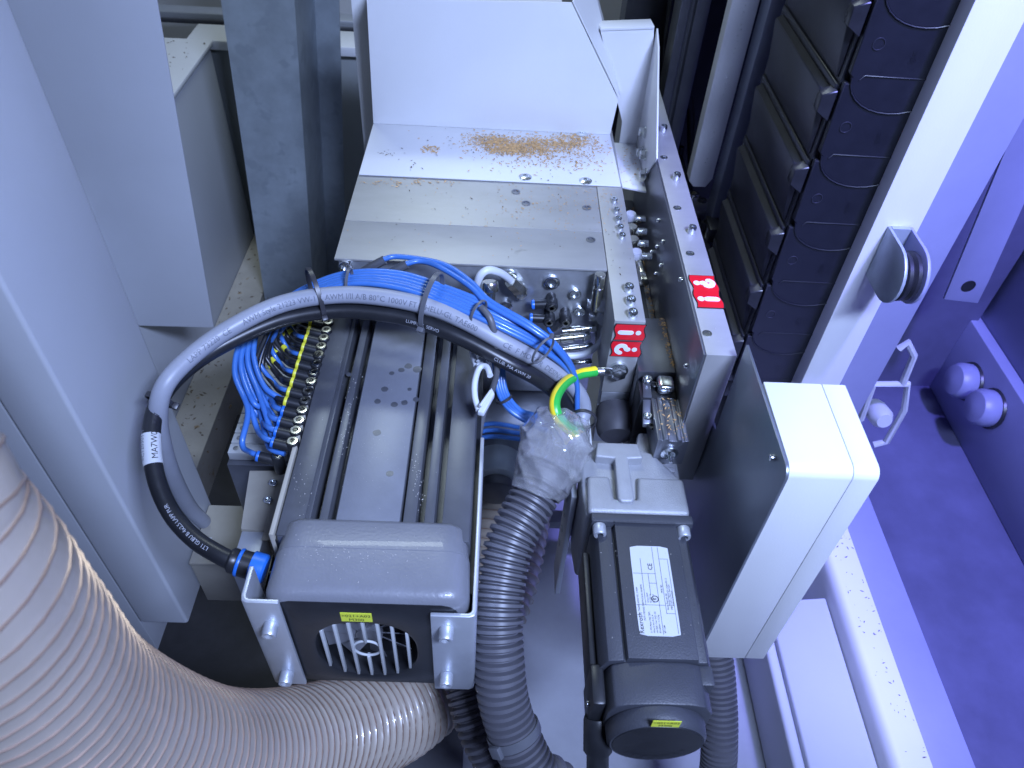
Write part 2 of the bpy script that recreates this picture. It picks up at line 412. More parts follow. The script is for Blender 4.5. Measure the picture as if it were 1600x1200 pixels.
# sheet-metal guard lying on the plate and folding upward
guard = thing('sheet_guard','white folded sheet metal guard covered with sawdust, standing on the steel plate','guard',(0,1.0,.6715))
gx0,gx1 = -.1845,.1625
B().hull([(gx0,.894,.6712),(gx1,.894,.6712),(gx1-.003,1.036,.6712),(gx0,1.036,.6712)],
         [(gx0,.894,.6732),(gx1,.894,.6732),(gx1-.003,1.036,.6732),(gx0,1.036,.6732)]).build('base_flange','white',guard,bevel=.0005)
pp = [YY(*q,1.036) for q in ((586,188),(957,208),(966,155),(893,3),(860,2),(573,-3))]
prof = [(p.x,p.z) for p in pp]; prof[0]=(gx0,.6734); prof[1]=(gx1-.003,.6734)
B().prism(prof,'y',1.0335,1.036).build('upright_sheet','white',guard,bevel=.0006)
tx0,tx1 = prof[5][0],prof[3][0]
B().box(tx0,tx1-.01,1.0362,1.10,prof[5][1]-.006,prof[5][1]-.003).build('top_fold','white',guard)
# return flange behind the slanted edge
e0,e1 = pp[2],pp[3]
B().hull([(e0.x+.001,1.0375,e0.z),(e1.x+.001,1.0375,e1.z),(e1.x+.02,1.12,e1.z+.03),(e0.x+.006,1.12,e0.z)],
         [(e0.x+.003,1.0375,e0.z),(e1.x+.003,1.0375,e1.z),(e1.x+.022,1.12,e1.z+.03),(e0.x+.008,1.12,e0.z)]).build('side_return','white',guard)
for x,y in ((909,210),(821,277),(915,283)):
    p = ZZ(x,y,.6735)
    B().lathe([(.0088,.0),(.0086,.0012),(.006,.0026),(.0035,.0029),(.003,.0015),(0,.0014)],(p.x,p.y,.6733),(0,0,1),20).build('button_screw','chrome',guard)
sidest = thing('guard_side_sheet','narrow upright sheet and dark gap beside the white guard, left','panel',(-.2,1.12,.5))
p0,p1,p2,p3 = YY(548,0,1.12),YY(574,0,1.12),YY(590,200,1.12),YY(569,235,1.12)
up_ = V((p0.x-p3.x,0,p0.z-p3.z))*.5
B().hull([p0+up_*.3,p1+up_*.3,p2,p3-up_*.6],[q_+V((0,.02,0)) for q_ in (p0+up_*.3,p1+up_*.3,p2,p3-up_*.6)]).build('sheet','white',sidest,bevel=.001)
p4,p5 = YY(584,0,1.11),YY(592,190,1.11)
B().hull([p1+up_*.3+V((.001,-.008,0)),p4+up_*.3,p5,p2+V((.001,-.008,0))],[q_+V((0,.02,0)) for q_ in (p1+up_*.3+V((.001,-.008,0)),p4+up_*.3,p5,p2+V((.001,-.008,0)))]).build('gap_fill','blackp',sidest)  # black fill standing for the dark gap beside the guard

# white bracket bolted to the rail
br = thing('white_bracket','white sheet bracket with four hex bolts between guard and long rail','bracket',(.19,1.0,.66))
bp_ = [YY(*q,1.06) for q in ((938,48),(1022,45),(1016,236),(966,236),(972,190))]
B().prism([(p.x,p.z) for p in bp_],'y',1.06,1.0625).build('bracket_face','white',br,bevel=.0005)
tl,tr = bp_[0],bp_[1]
B().hull([(tl.x,1.058,tl.z),(tr.x,1.058,tr.z),(tr.x,1.058,tr.z+.004),(tl.x,1.058,tl.z+.004)],
         [(tl.x-.004,1.085,tl.z),(tr.x-.002,1.085,tr.z),(tr.x-.002,1.085,tr.z+.004),(tl.x-.004,1.085,tl.z+.004)]).build('top_lip','white',br,bevel=.001)
fl = [XX(*q,.2065) for q in ((1018,50),(1029,56),(1027,250),(1004,290),(1000,235))]
B().prism([(p.y,p.z) for p in ((V((0,1.0625,tr.z))),V((0,1.03,tr.z-.012)),XX(1027,248,.2065),XX(1000,292,.2065),V((0,1.0625,bp_[2].z-.01)))],'x',.2050,.2075).build('side_flange','white',br,bevel=.0006)
bz = bp_[2].z
B().hull([(.172,.935,.645),(.2045,.925,.645),(.2045,1.06,.645),(.166,1.06,.645)],[(.172,.935,.648),(.2045,.925,.648),(.2045,1.06,.648),(.166,1.06,.648)]).build('bottom_flange','white',br,bevel=.0005)
for x,y in ((1002,206),(998,238),(1003,242),(1003,272)):
    p = XX(x,y,.199); bolt(br,(.2048,p.y,p.z),(-1,0,0),.0066,.009)

# ------------------------------------------------------------------ long rail
rail = thing('guide_rail','long ground steel rail with red warning sticker on top, right of the head','rail',(.225,.85,.56))
B().box(.2098,.2402,.5415,1.30,.50,.700).build('rail_bar','steel',rail,bevel=.0007)
B().box(.2075,.2097,.5425,1.02,.505,.6988).build('side_strip','darksteel',rail,bevel=.0003)
for x,y,k in ((1037,202,1),(1038,243,0),(1057,277,1),(1059,322,0),(1081,360,1),(1079,393,0),(1106,518,0)):
    p = ZZ(x,y,.703)
    if k: screw(rail,(p.x,p.y,.7001),(0,0,1),.0048,.009)
    else: B().lathe([(.0048,0),(.005,.0005),(.003,.0006),(.0028,.0002)],(p.x,p.y,.7001),(0,0,1),14).build('hole_plug','chrome',rail)
for x,y in ((1031,345),(1038,378),(1029,386),(1020,394),(1035,415),(1027,428),(1075,572),(1066,437)):
    p = XX(x,y,.2074); put('pin', shared('pin', lambda: B().lathe([(.003,0),(.003,.003),(.0018,.0045),(0,.0048)],(0,0,0),(0,0,1),12),'chrome'), rail, p, (-1,0,0))
py_ = ZZ(1102,444,.70); py2 = ZZ(1109,466,.70)
warning(rail,(.2262,py_.y,.7002),(1,0,0),(0,1,0),.029,.0290,'?',(0,-1,0),(1,0,0))
warning(rail,(.2264,py2.y-.003,.7002),(1,0,0),(0,1,0),.029,.0290,'!',(0,-1,0),(1,0,0))

# channel between bar and rail : block, cylinder blocks, little air distributors
blk = thing('channel_block','grey steel block in the channel below the red sticker','block',(.185,.66,.52))
B().box(.1652,.2068,.607,.70,.52,.610).build('block_body','darksteel',blk,bevel=.0008)
B().box(.1652,.2068,.70,1.02,.52,.575).build('channel_bed','darksteel',blk,bevel=.0008)
p = ZZ(1000,470,.60)
tag(B().box(.1660,.190,.703,.775,.576,.606).box(.170,.174,.704,.772,.6062,.610).box(.179,.183,.704,.772,.6062,.610).build('black_pad','blackp',bevel=.001),'black ribbed plastic pad in the channel behind the grey block','pad')
for i,(x,y) in enumerate(((986,333),(988,353),(990,372),(995,392))):
    p = ZZ(x,y,.628)
    t = thing('air_distributor',['topmost white headed distributor in the channel behind the bar','second distributor from the top in the channel','third distributor from the top in the channel','lowest distributor in the channel, above the steel stub'][i],'fitting',(p.x,p.y,.575),'distributors in the channel')
    B().cone((p.x,p.y,.575),(p.x,p.y,.618),.0070,n=6).build('stem','nickel',t,bevel=.0004)
    B().lathe([(.0075,0),(.0078,.001),(.0078,.008),(.0068,.010),(0,.010)],(p.x,p.y,.618),(0,0,1),20).build('head','valve' if i in(0,3) else 'nickel',t)
    B().cone((p.x+.006,p.y,.619),(p.x+.021,p.y,.619),.0056,n=6).build('side_nut','chrome',t,bevel=.0004)
p=ZZ(997,408,.61); q_=ZZ(1000,430,.61)
tag(B().cone((p.x,p.y,.613),(q_.x+.001,q_.y-.004,.613),.0050,n=16).cone((q_.x+.001,q_.y-.004,.613),(q_.x+.002,q_.y-.02,.613),.0072,n=6).build('steel_stub','nickel',bevel=.0005),'bright steel stub with hex nut lying in the channel','fitting')
# black clamp mechanism and small extrusion cylinder
mech = thing('clamp_mechanism','black clamp with polished lever between rubber buffer and rail','clamp',(.19,.59,.50))
B().box(.1655,.2070,.575,.606,.48,.598).build('clamp_body','blackp',mech,bevel=.002)
B().hull([(.1670,.548,.582),(.1800,.548,.582),(.1780,.602,.600),(.1700,.602,.600)],[(.1670,.548,.588),(.1800,.548,.588),(.1780,.602,.606),(.1700,.602,.606)]).build('lever','darksteel',mech,bevel=.001)
B().box(.185,.2035,.582,.603,.598,.611).build('polished_block','chrome',mech,bevel=.004,seg=3)
screw(mech,(.1745,.598,.605),(0,0,1),.0052,.004); screw(mech,(.1725,.556,.590),(0,0,1),.0045,.004); screw(mech,(.1825,.595,.600),(0,0,1),.004,.003,'blackp'); screw(mech,(.176,.545,.586),(0,0,1),.004,.003,'blackp')
cyl = thing('extrusion_cylinder','small grooved aluminium cylinder dusted with shavings, below the clamp','cylinder',(.195,.545,.56))
prof=[(.1775,.560),(.2105,.560),(.2105,.5985),(.2065,.5985),(.2055,.5972),(.2035,.5972),(.2025,.600),(.1985,.600),(.1975,.5978),(.1895,.5978),(.1885,.600),(.1840,.600),(.1830,.5978),(.1815,.5978),(.1810,.599),(.1775,.599)]
B().prism(prof,'y',.516,.577).build('cylinder_body','darksteel',cyl,bevel=.0004)
B().lathe([(.009,0),(.0095,.001),(.0095,.003),(.006,.004),(.006,.0015),(0,.0015)],(.193,.5158,.580),(0,-1,0),20).build('end_plug','chrome',cyl)
B().cone((.1935,.5130,.579),(.1935,.504,.577),.0022,n=10).build('pin','chrome',cyl)

# rubber buffer on the bar leg
buf = thing('rubber_buffer','round black rubber buffer above the gearbox casting','buffer',(.150,.59,.48))
B().box(.1315,.1642,.6216,.6400,.4700,.5590).build('mount_leg','steelx',buf,bevel=.0006)
B().lathe([(.0212,0),(.0222,.002),(.0222,.004),(.0232,.010),(.0238,.022),(.0222,.033),(.0185,.039),(0,.0405)],(.1500,.6212,.5330),(-.0,-1,-.22),32).build('rubber_body','rubber',buf)

# earth lug, washer and big bolt on bar front
lug = thing('earth_cable','green and yellow earth wire with crimped lug bolted to the steel bar','cable',(.11,.60,.50))
pb = YY(966,578,.6195)
B().lathe([(.0125,0),(.0125,.0016),(.0108,.0017),(.0108,.004),(.0095,.0042)],(pb.x,.6232,pb.z),(0,-1,0),28).build('washer','chrome',lug)
bolt(lug,(pb.x,.6188,pb.z),(0,-1,0),.0088,.009)
l1 = YY(943,580,.618); l0 = YY(922,581,.616)
B().box(l1.x-.003,pb.x-.004,.6165,.6185,l1.z-.006,l1.z+.006).build('lug_tongue','chrome',lug,bevel=.0006)
B().tube([l0+V((-.003,0,0)),l1],.0056,14,8).build('crimp_sleeve','chrome',lug)
ep = [YY(930,580,.616),ZZ(905,585,.604),ZZ(882,599,.616),ZZ(868,622,.622),ZZ(869,645,.616),ZZ(882,664,.602),ZZ(898,676,.588)]
path,_ = resample(ep,50); F = frames(path)
def half_tube(path,F,r,a0,a1,ref):
    b=B(); n=10; vs=[]; fs=[]
    for p,(t,u,w) in zip(path,F):
        nn = (V(ref)-p); nn=(nn-t*nn.dot(t)).normalized(); bb=t.cross(nn)
        for k in range(n+1):
            a=a0+(a1-a0)*k/n; vs.append(p+(nn*math.cos(a)+bb*math.sin(a))*r)
    m=n+1
    for i in range(len(path)-1):
        for k in range(n): fs.append((i*m+k,i*m+k+1,(i+1)*m+k+1,(i+1)*m+k))
    b.add(vs,fs); return b
half_tube(path,F,.0060,-2.9,.15,CAM).build('green_side','earthg',lug)
half_tube(path,F,.0060,.15,3.39,CAM).build('yellow_side','earthy',lug)

# ================================================================== SPINDLE MOTOR
spn = thing('spindle_motor','grey spindle motor with grooved back and fan grille, under the cable arch','motor',(-.10,.50,.43))
prof = [(-.191,.430),(-.191,.596),(-.1680,.598),(-.1650,.600),(-.1635,.600),(-.1625,.574),(-.1560,.574),(-.1552,.600),(-.1475,.600),(-.1468,.582),(-.1442,.582),(-.1400,.6005),
        (-.0800,.6005),(-.0795,.590),(-.0780,.590),(-.0775,.600),(-.0655,.600),(-.0650,.574),(-.0585,.574),(-.0578,.600),(-.0485,.600),(-.0478,.578),(-.0415,.578),(-.0410,.598),(-.0150,.598),(-.0135,.590),(-.0135,.430)]
B().prism(prof,'y',.385,.700).build('ribbed_body','anodmid',spn,bevel=.0006)
B().box(-.1392,-.0806,.385,.70,.6004,.6012).build('centre_strip','anod',spn,bevel=.0003)
B().box(-.1980,-.1938,.385,.70,.43,.5995).build('side_rail','beige',spn,bevel=.0005)
B().box(-.1937,-.1912,.385,.70,.43,.590).build('left_gap_shade','blackp',spn)  # black fill in place of the shade between rail and body
B().box(-.0134,-.0092,.345,.70,.43,.575).build('right_gap_shade','blackp',spn)  # black fill for the shaded gap beside the right bracket
B().box(-.1625,-.1562,.39,.70,.574,.5745).box(-.0648,-.0587,.39,.70,.574,.5745).box(-.0476,-.0417,.39,.70,.578,.5785).build('groove_liner','anoddark',spn)
B().box(-.1915,-.1690,.385,.70,.5975,.5990).build('left_rail','anoddark',spn,bevel=.0006)
def rrect(x0,x1,z0,z1,r,n):
    """n points by angle round the centre"""
    cx,cz=(x0+x1)/2,(z0+z1)/2; hx,hz=(x1-x0)/2,(z1-z0)/2; out=[]
    for i in range(n):
        a=2*math.pi*(i+.5)/n; c,s_=math.cos(a),math.sin(a)
        k=1/max(abs(c)/hx,abs(s_)/hz); x,z=c*k,s_*k
        if abs(x)>hx-r and abs(z)>hz-r:
            ox,oz=math.copysign(hx-r,x),math.copysign(hz-r,z)
            # intersect ray with corner circle
            bq=c*ox+s_*oz; cq=ox*ox+oz*oz-r*r; k=bq+math.sqrt(max(0,bq*bq-cq)); x,z=c*k,s_*k
        out.append((cx+x,cz+z))
    return out
def superell(cx,cz,hx,hz,e,n):
    out=[]
    for i in range(n):
        a=2*math.pi*(i+.5)/n; c,s_=math.cos(a),math.sin(a)
        k=(abs(c/hx)**e+abs(s_/hz)**e)**(-1/e); out.append((cx+c*k,cz+s_*k))
    return out
def loft(secs, cap0=True, cap1=True):
    n=len(secs[0][1]); vs=[]; fs=[]
    for y,pts in secs: vs+=[(x,y,z) for x,z in pts]
    for k in range(len(secs)-1):
        for i in range(n): fs.append((k*n+i,k*n+(i+1)%n,(k+1)*n+(i+1)%n,(k+1)*n+i))
    if cap0: fs.append(tuple(range(n-1,-1,-1)))
    if cap1: m=(len(secs)-1)*n; fs.append(tuple(range(m,m+n)))
    return B().add(vs,fs)
NS=96; cx0,cx1,cz0,cz1=-.1905,-.0115,.428,.6055
vc=(-.1075,.5065); vcont=superell(vc[0],vc[1],.0475,.054,2.4,NS)
secs=[(.4035,rrect(cx0+.010,cx1-.012,cz0+.008,cz1-.008,.020,NS)),(.4015,rrect(cx0+.004,cx1-.007,cz0+.003,cz1-.003,.020,NS)),(.397,rrect(cx0+.002,cx1-.005,cz0,cz1-.0005,.020,NS)),
      (.3700,rrect(cx0+.001,cx1-.002,cz0,cz1,.020,NS)),(.3695,rrect(cx0+.0016,cx1-.0026,cz0,cz1-.0007,.020,NS)),(.3690,rrect(cx0+.0005,cx1-.0015,cz0,cz1+.0002,.020,NS)),
      (.334,rrect(cx0,cx1,cz0,cz1+.0003,.020,NS)),(.328,rrect(cx0+.0012,cx1-.0012,cz0+.001,cz1-.001,.020,NS)),(.3235,rrect(cx0+.0042,cx1-.0042,cz0+.004,cz1-.004,.018,NS)),(.3212,rrect(cx0+.009,cx1-.009,cz0+.008,cz1-.009,.016,NS))]
loft(secs,True,False).build('end_cap','capgrey',spn)
fsec=[(.3212,rrect(cx0+.009,cx1-.009,cz0+.008,cz1-.009,.016,NS)),(.3202,rrect(cx0+.0105,cx1-.0105,cz0+.0095,cz1-.0105,.015,NS)),(.3202,superell(vc[0],vc[1],.0495,.056,2.4,NS)),(.3215,vcont),(.345,vcont)]
fp=loft(fsec,False,True).build('front_panel','blackp',spn)
gb=B()
for i in range(7):
    x=vc[0]-.0390+.0130*i; h=.054*(1-abs((x-vc[0])/.0475)**2.4)**(1/2.4)
    if abs(x-vc[0])<.008: 
        gb.box(x-.0013,x+.0013,.3205,.3255,vc[1]+.0145,vc[1]+h+.001); gb.box(x-.0013,x+.0013,.3205,.3255,vc[1]-h-.001,vc[1]-.0145)
    else: gb.box(x-.0013,x+.0013,.3205,.3255,vc[1]-h-.001,vc[1]+h+.001)
ring=[]
for i in range(37):
    a=2*math.pi*i/36; ring.append((vc[0]+math.cos(a)*.0128,.323,vc[1]+math.sin(a)*.0145))
gb.tube(ring,.0014,8,smoothpath=False,caps=False)
gb.build('grille','valve',fp,bevel=.0005)
fan=B(); fan.lathe([(.012,0),(.013,.002),(.013,.008)],(vc[0],.343,vc[1]),(0,-1,0),24)
for i in range(9):
    a=2*math.pi*i/9; u=V((math.cos(a),0,math.sin(a))); w=V((-math.sin(a),0,math.cos(a)))
    c=V((vc[0],.339,vc[1])); q=[c+u*.012-w*.004+V((0,.003,0)),c+u*.044-w*.012+V((0,.004,0)),c+u*.046+w*.006-V((0,.004,0)),c+u*.012+w*.005-V((0,.003,0))]
    fan.hull(q,[p_+V((0,.001,0)) for p_ in q])
fan.build('fan','capgrey',fp)
ly=YY(557,964,.3202)
yl=B().box(ly.x-.0137,ly.x+.0137,.3196,.3201,ly.z-.0075,ly.z+.0075).build('yellow_label','ylabel',spn)
text('=021+A02',.0060,'ink',yl,(ly.x,.3195,ly.z+.0032),(1,0,0),(0,0,1),center=True)
text('M300',.0060,'ink',yl,(ly.x,.3195,ly.z-.0035),(1,0,0),(0,0,1),center=True)
# white specks of dust fallen on the spindle are one loose scatter (added later)

# angle brackets carrying the spindle
def bracket(label, side):
    if side<0:
        xo,xi=-.2060,-.1735
        b=thing('angle_bracket',label,'bracket',(-.19,.33,.44),'spindle brackets')
        pts=[(xo,.350),(xo,.322),(xo+.0012,.3168),(xo+.006,.3150),(xi,.3150),(xi,.3190),(xo+.0075,.3190),(xo+.005,.3200),(xo+.004,.3225),(xo+.004,.350)]
        top=[(xo,.440),]
        z0,z1=.438,.603
    else:
        xi,xo=-.0450,-.0050
        b=thing('angle_bracket',label,'bracket',(-.02,.33,.44),'spindle brackets')
        pts=[(xi,.3150),(xo-.006,.3150),(xo-.0012,.3168),(xo,.322),(xo,.520),(xo-.004,.520),(xo-.004,.3225),(xo-.005,.3200),(xo-.0075,.3190),(xi,.3190)]
        z0,z1=.436,.5885
    B().prism(pts,'z',z0,z1).build('plate','zinc',b,bevel=.0009)
    return b
bl=bracket('zinc angle bracket on the left front corner of the spindle',-1)
brk=bracket('zinc angle bracket on the right front corner, running back as thin plate',1)
for b_,pts in ((bl,((422,985),(447,1060))),(brk,((697,992),(697,1063)))):
    for x,y in pts:
        p=YY(x,y,.309); screw(b_,(p.x,.3149,p.z),(0,-1,0),.0066,.0120,'zinc')

# ================================================================== SERVO MOTOR WITH GEARBOX
srv = thing('servo_motor','dark grey servo motor with printed rating plate and round end cap','motor',(.153,.34,.48))
prof=[(.1045,.500),(.1045,.556),(.1105,.570),(.1235,.5725),(.1245,.5690),(.1258,.5690),(.1268,.5770),(.1880,.5770),(.1890,.5700),(.1965,.5715),(.2035,.556),(.2035,.500),(.196,.486),(.112,.486)]
B().prism(prof,'y',.288,.4245).build('motor_body','motor',srv,bevel=.0012)
B().box(.1035,.2055,.4250,.4365,.480,.5795).build('flange','motor',srv,bevel=.003)
B().box(.126,.187,.4245,.4262,.5782,.5802).build('flange_step','motor',srv,bevel=.0005)
for x,y in ((937,822),(1069,829)):
    p=ZZ(x,y,.576); screw(srv,(p.x,.4248,.5725),(0,-1,0),.0066,.0115,'zinc')
rear=[(.1090,.492),(.1090,.552),(.1135,.566),(.125,.5705),(.150,.5735),(.178,.5725),(.190,.568),(.1985,.553),(.1985,.492)]
B().prism(rear,'y',.2505,.2875).build('encoder_housing','motor',srv,bevel=.002)
B().box(.1885,.2015,.270,.288,.535,.567).build('side_lug','motor',srv,bevel=.002)
dc=V((.1530,.2500,.5300))
drum=B().lathe([(.0425,0),(.0430,.001),(.0425,.012),(.0400,.0155),(.0385,.0150)],dc,(0,-1,0),56).build('end_drum','motor',srv)
B().lathe([(.0384,0),(.0378,.0012),(0,.0014)],dc+V((0,-.0145,0)),(0,-1,0),56).build('end_disc','blackp',drum)
for i,ch in enumerate('INDRAMAT'):
    a=math.radians(212+i*16.5); p=dc+V((math.cos(a)*.031,-.0162,math.sin(a)*.031))
    text(ch,.0085,'motor',drum,p,(-math.sin(a),0,math.cos(a)),(-math.cos(a),0,-math.sin(a)),center=True)
p=YY(1041,1132,dc.y-.0168)
yl=B().box(p.x-.0115,p.x+.0115,dc.y-.0166,dc.y-.0162,p.z-.0060,p.z+.0060).build('yellow_label','ylabel',srv)
text('=021+A02',.0050,'ink',yl,(p.x,dc.y-.0166,p.z+.0026),(1,0,0),(0,0,1),center=True)
text('M300',.0050,'ink',yl,(p.x,dc.y-.0166,p.z-.0028),(1,0,0),(0,0,1),center=True)
# connectors on the left flank
B().box(.0975,.1040,.268,.41,.505,.548).build('side_plate','blackp',srv,bevel=.002)
B().box(.0965,.1085,.256,.292,.500,.556).build('connector_box','blackp',srv,bevel=.003)
B().lathe([(.012,0),(.013,.004),(.013,.03),(.010,.034),(.010,.05)],(.1065,.262,.515),(.02,-.55,-.5),20).build('connector_plug','blackp',srv)
screw(srv,(.0962,.265,.535),(-1,0,0),.003,.002)
# rating plate
rx0,rx1,ry0,ry1=.1386,.1756,.3083,.3998; rz=.5772
rp=B().hull([(x,y,rz) for x,y in rrect(rx0,rx1,ry0,ry1,.003,40)],[(x,y,rz+.0004) for x,y in rrect(rx0,rx1,ry0,ry1,.003,40)]).build('rating_plate','paper',srv)
zt=rz+.0006
U,W_=(0,1,0),(-1,0,0)     # text runs towards the back, lines stack to the left
def rp_text(s,size,x,y,m='ink'): text(s,size,m,rp,(x,y,zt),U,W_)
ln=B()
def seg(xa,ya,xb,yb,w=.00022): ln.box(min(xa,xb)-w,max(xa,xb)+w,min(ya,yb)-w,max(ya,yb)+w,zt-.0001,zt)
for a in ((.1386+.0008,.3700,.1600,.3700),(.1386+.0008,.3380,.1655,.3380),(.1475,.3380,.1475,.3860),(.1600,.3100,.1600,.3985),(.1655,.3300,.1655,.3985),(.1532,.3480,.1532,.3700),(.1532,.3600,.1600,.3600),(.1655,.3300,.1735,.3300),(.1655,.3860,.1735,.3860),(.1735,.3110,.1735,.3860)): seg(*a)
ln.build('ruled_lines','inkgrey',rp)
rp_text('Rexroth',.0060,.1430,.3100)
for i,s in enumerate(('MOT: MS2N05-D0BYN-CSUK1-NNENN','SN: 7260402183947 FD: 21W34')): rp_text(s,.0021,.1456-.0042*i+.0002,.3225+(.005 if i else 0))
for i,s in enumerate(('3~ PM Motor IP65 TEFC','M0 6,10 Nm I0 5,3 A','nN 3000 1/min ThCl 155','EN 60034-1 m 7,2 kg')): rp_text(s,.0020,.1503+.0026*i,.3110)
for i,s in enumerate(('Umax 550V','fN 250 Hz','S1 PN 1,6')): rp_text(s,.0021,.1506+.0026*i,.3400)
rp_text('CE',.0060,.1580,.3735)
for i,s in enumerate(('R911384','MNR FSA')): rp_text(s,.0021,.1632+.0022*i-.0008,.3110 if i==0 else .3500)
for i,s in enumerate(('Bosch Rexroth AG','Buergermeister-Dr.-Nebel-Str. 2','97816 Lohr a. Main, Germany','Made in Germany')): rp_text(s,.0021,.1680+.0018*i,.3335+(.004*(i%2)))
rr=B(); rr.tube([(.1566+math.cos(2*math.pi*i/24)*.0030,.3440+math.sin(2*math.pi*i/24)*.0030,zt) for i in range(25)],.0004,6,smoothpath=False,caps=False); rr.build('round_mark','ink',rp)
text('R',.0040,'ink',rp,(.1566,.3440,zt),U,W_,center=True)

gear = thing('gearbox','rough cast light grey gearbox with raised T rib, joined to the servo','gearbox',(.153,.48,.46))
poly=[(.1010,.4380),(.2050,.4380),(.2058,.487),(.1780,.5235),(.160,.529),(.1120,.529),(.0985,.500),(.0980,.470)]
B().prism(poly,'z',.452,.5690).build('casting','alu',gear,bevel=.004,seg=3)
B().prism([(.1015,.4384),(.2045,.4384),(.2040,.484),(.1740,.484),(.1560,.4845),(.1535,.4560),(.1290,.4560),(.1270,.4845),(.1035,.484)],'z',.560,.5770).build('plateau','alu',gear,bevel=.0045,seg=4)
B().prism([(.1130,.5060),(.1335,.5050),(.1320,.4530),(.1350,.4490),(.1460,.4490),(.1490,.4530),(.1475,.5050),(.1640,.5060),(.1600,.5260),(.1160,.5260)],'z',.560,.5810).build('t_rib','alu',gear,bevel=.0048,seg=4)
B().prism([(.1780,.5235),(.2058,.487),(.2066,.560),(.1680,.560),(.1600,.529)],'z',.452,.5600).build('shaft_housing','alu',gear,bevel=.003,seg=2)
B().box(.182,.200,.500,.5065,.560,.5668).build('square_tab','alu',gear,bevel=.0008)
# narrow mounting plate on the gearbox' left
mp=thing('gearbox_side_plate','upright steel plate with countersunk holes along the left of the gearbox','plate',(.09,.5,.3))
B().box(.0900,.0962,.478,.520,.34,.545).build('plate_body','zinc',mp,bevel=.001)
for y,z in ((.502,.535),(.502,.51),(.502,.48),(.502,.45),(.502,.42)):
    B().lathe([(.0045,0),(.0048,.0008),(.002,.0009)],(.0899,y,z),(-1,0,0),14).build('hole_plug','chrome',mp)
B().box(.0975,.118,.545,.60,.50,.5395).build('white_spacer','valve',mp,bevel=.001)

# ================================================================== WHITE HOUSING AND GREY SHEET
sh = thing('grey_side_sheet','flat grey steel sheet with rounded corner against the white housing','panel',(.2425,.46,.40))
def rc(cy,cz,r,a0,a1,n=6): return [(cy+r*math.cos(math.radians(a0+(a1-a0)*i/n)),cz+r*math.sin(math.radians(a0+(a1-a0)*i/n))) for i in range(n+1)]
B().prism([(.377,.40),(.62,.40),(.62,.58),(.5335,.598),(.5335,.7225)]+rc(.387,.7165,.010,90,180),'x',.2412,.2440).build('sheet','greysheet',sh,bevel=.0005)
p=XX(1210,715,.2405); B().cone((.2411,p.y,p.z),(.2365,p.y,p.z),.0032,n=14).build('stud','chrome',sh,bevel=.0004)
hs = thing('white_housing','glossy white box housing with rounded corner right of the grey sheet','housing',(.28,.43,.39))
def hprof(i): return [(.3795+i,.386+i),(.4805,.386+i),(.4805,.7262-i),]+rc(.3895+i,.7162-i,.010,90,180)
B().prism(hprof(0),'x',.2446,.2975).build('housing_body','white',hs,bevel=.0008)
B().prism(hprof(.0),'x',.2979,.3195).build('housing_cover','white',hs,bevel=.0010)
B().box(.250,.292,.384,.47,.376,.3855).build('lower_lip','white',hs,bevel=.002)

# ================================================================== ENERGY CHAIN
ch = thing('energy_chain','tall black plastic energy chain hanging between the bar and white post','energy chain',(.42,.9,.43))
PZ=.0885; ZB=.428
def link_meshes():
    # front side plate (faces -y) with bulged lower end
    w0,w1=.0,.112
    outl=[(w0,PZ+.004),(w0,.014)]
    n=14
    for i in range(n+1):
        a=math.pi+math.pi*i/n; outl.append((.056+math.cos(a)*.052, .010+math.sin(a)*.036))
    outl+=[(w1,.014),(w1,PZ+.004)]
    side=B().prism(outl,'y',-.004,.004)
    grooves=B()
    arc=[]
    for i in range(n+1):
        a=math.pi+math.pi*i/n; arc.append((.056+math.cos(a)*.052,-.0043,.010+math.sin(a)*.036))
    grooves.tube(arc,.0009,6,smoothpath=False)
    grooves.tube([(.012,-.0043,.008),(.016,-.0043,.013),(.092,-.0043,.012),(.097,-.0043,.006)],.0008,6,smoothpath=False)
    grooves.tube([(.096,-.0043,-.010),(.092,-.0043,-.032),(.096,-.0043,-.036),(.110,-.0043,-.035)],.0009,6,smoothpath=False)
    lid=B().hull([(-.002,.012,.001),(-.002,.228,.001),(-.002,.228,PZ-.010),(-.002,.012,PZ-.010)],[(-.0050,.016,.003),(-.0050,.222,.003),(-.0135,.222,PZ-.013),(-.0135,.016,PZ-.013)])
    barr=B().hull([(-.002,.004,PZ-.0105),(-.002,.235,PZ-.0105),(-.002,.235,PZ-.001),(-.002,.004,PZ-.001)],[(-.0045,.006,PZ-.0095),(-.0045,.232,PZ-.0095),(-.0045,.232,PZ-.002),(-.0045,.006,PZ-.002)])
    clip=B().hull([(-.002,-.002,.048),(-.002,.016,.048),(-.002,.016,PZ-.006),(-.002,-.002,PZ-.006)],[(-.0170,.000,.058),(-.0170,.014,.058),(-.0170,.014,PZ-.012),(-.0170,.000,PZ-.012)])
    core=B().box(-.002,.110,.0045,.238,-.002,PZ-.0022)
    return [('side_plate',side,'chainfront',.0012),('relief_edge',grooves,'chainfront',0),('lid',lid,'chainp',.0015),('crossbar',barr,'chainp',.001),('clip',clip,'blackp',.001),('link_core',core,'chainp',0)]
LM=[(n_,b_.mesh(n_,m_,bv,1,35,(0,0,0))[0]) for n_,b_,m_,bv in link_meshes()]
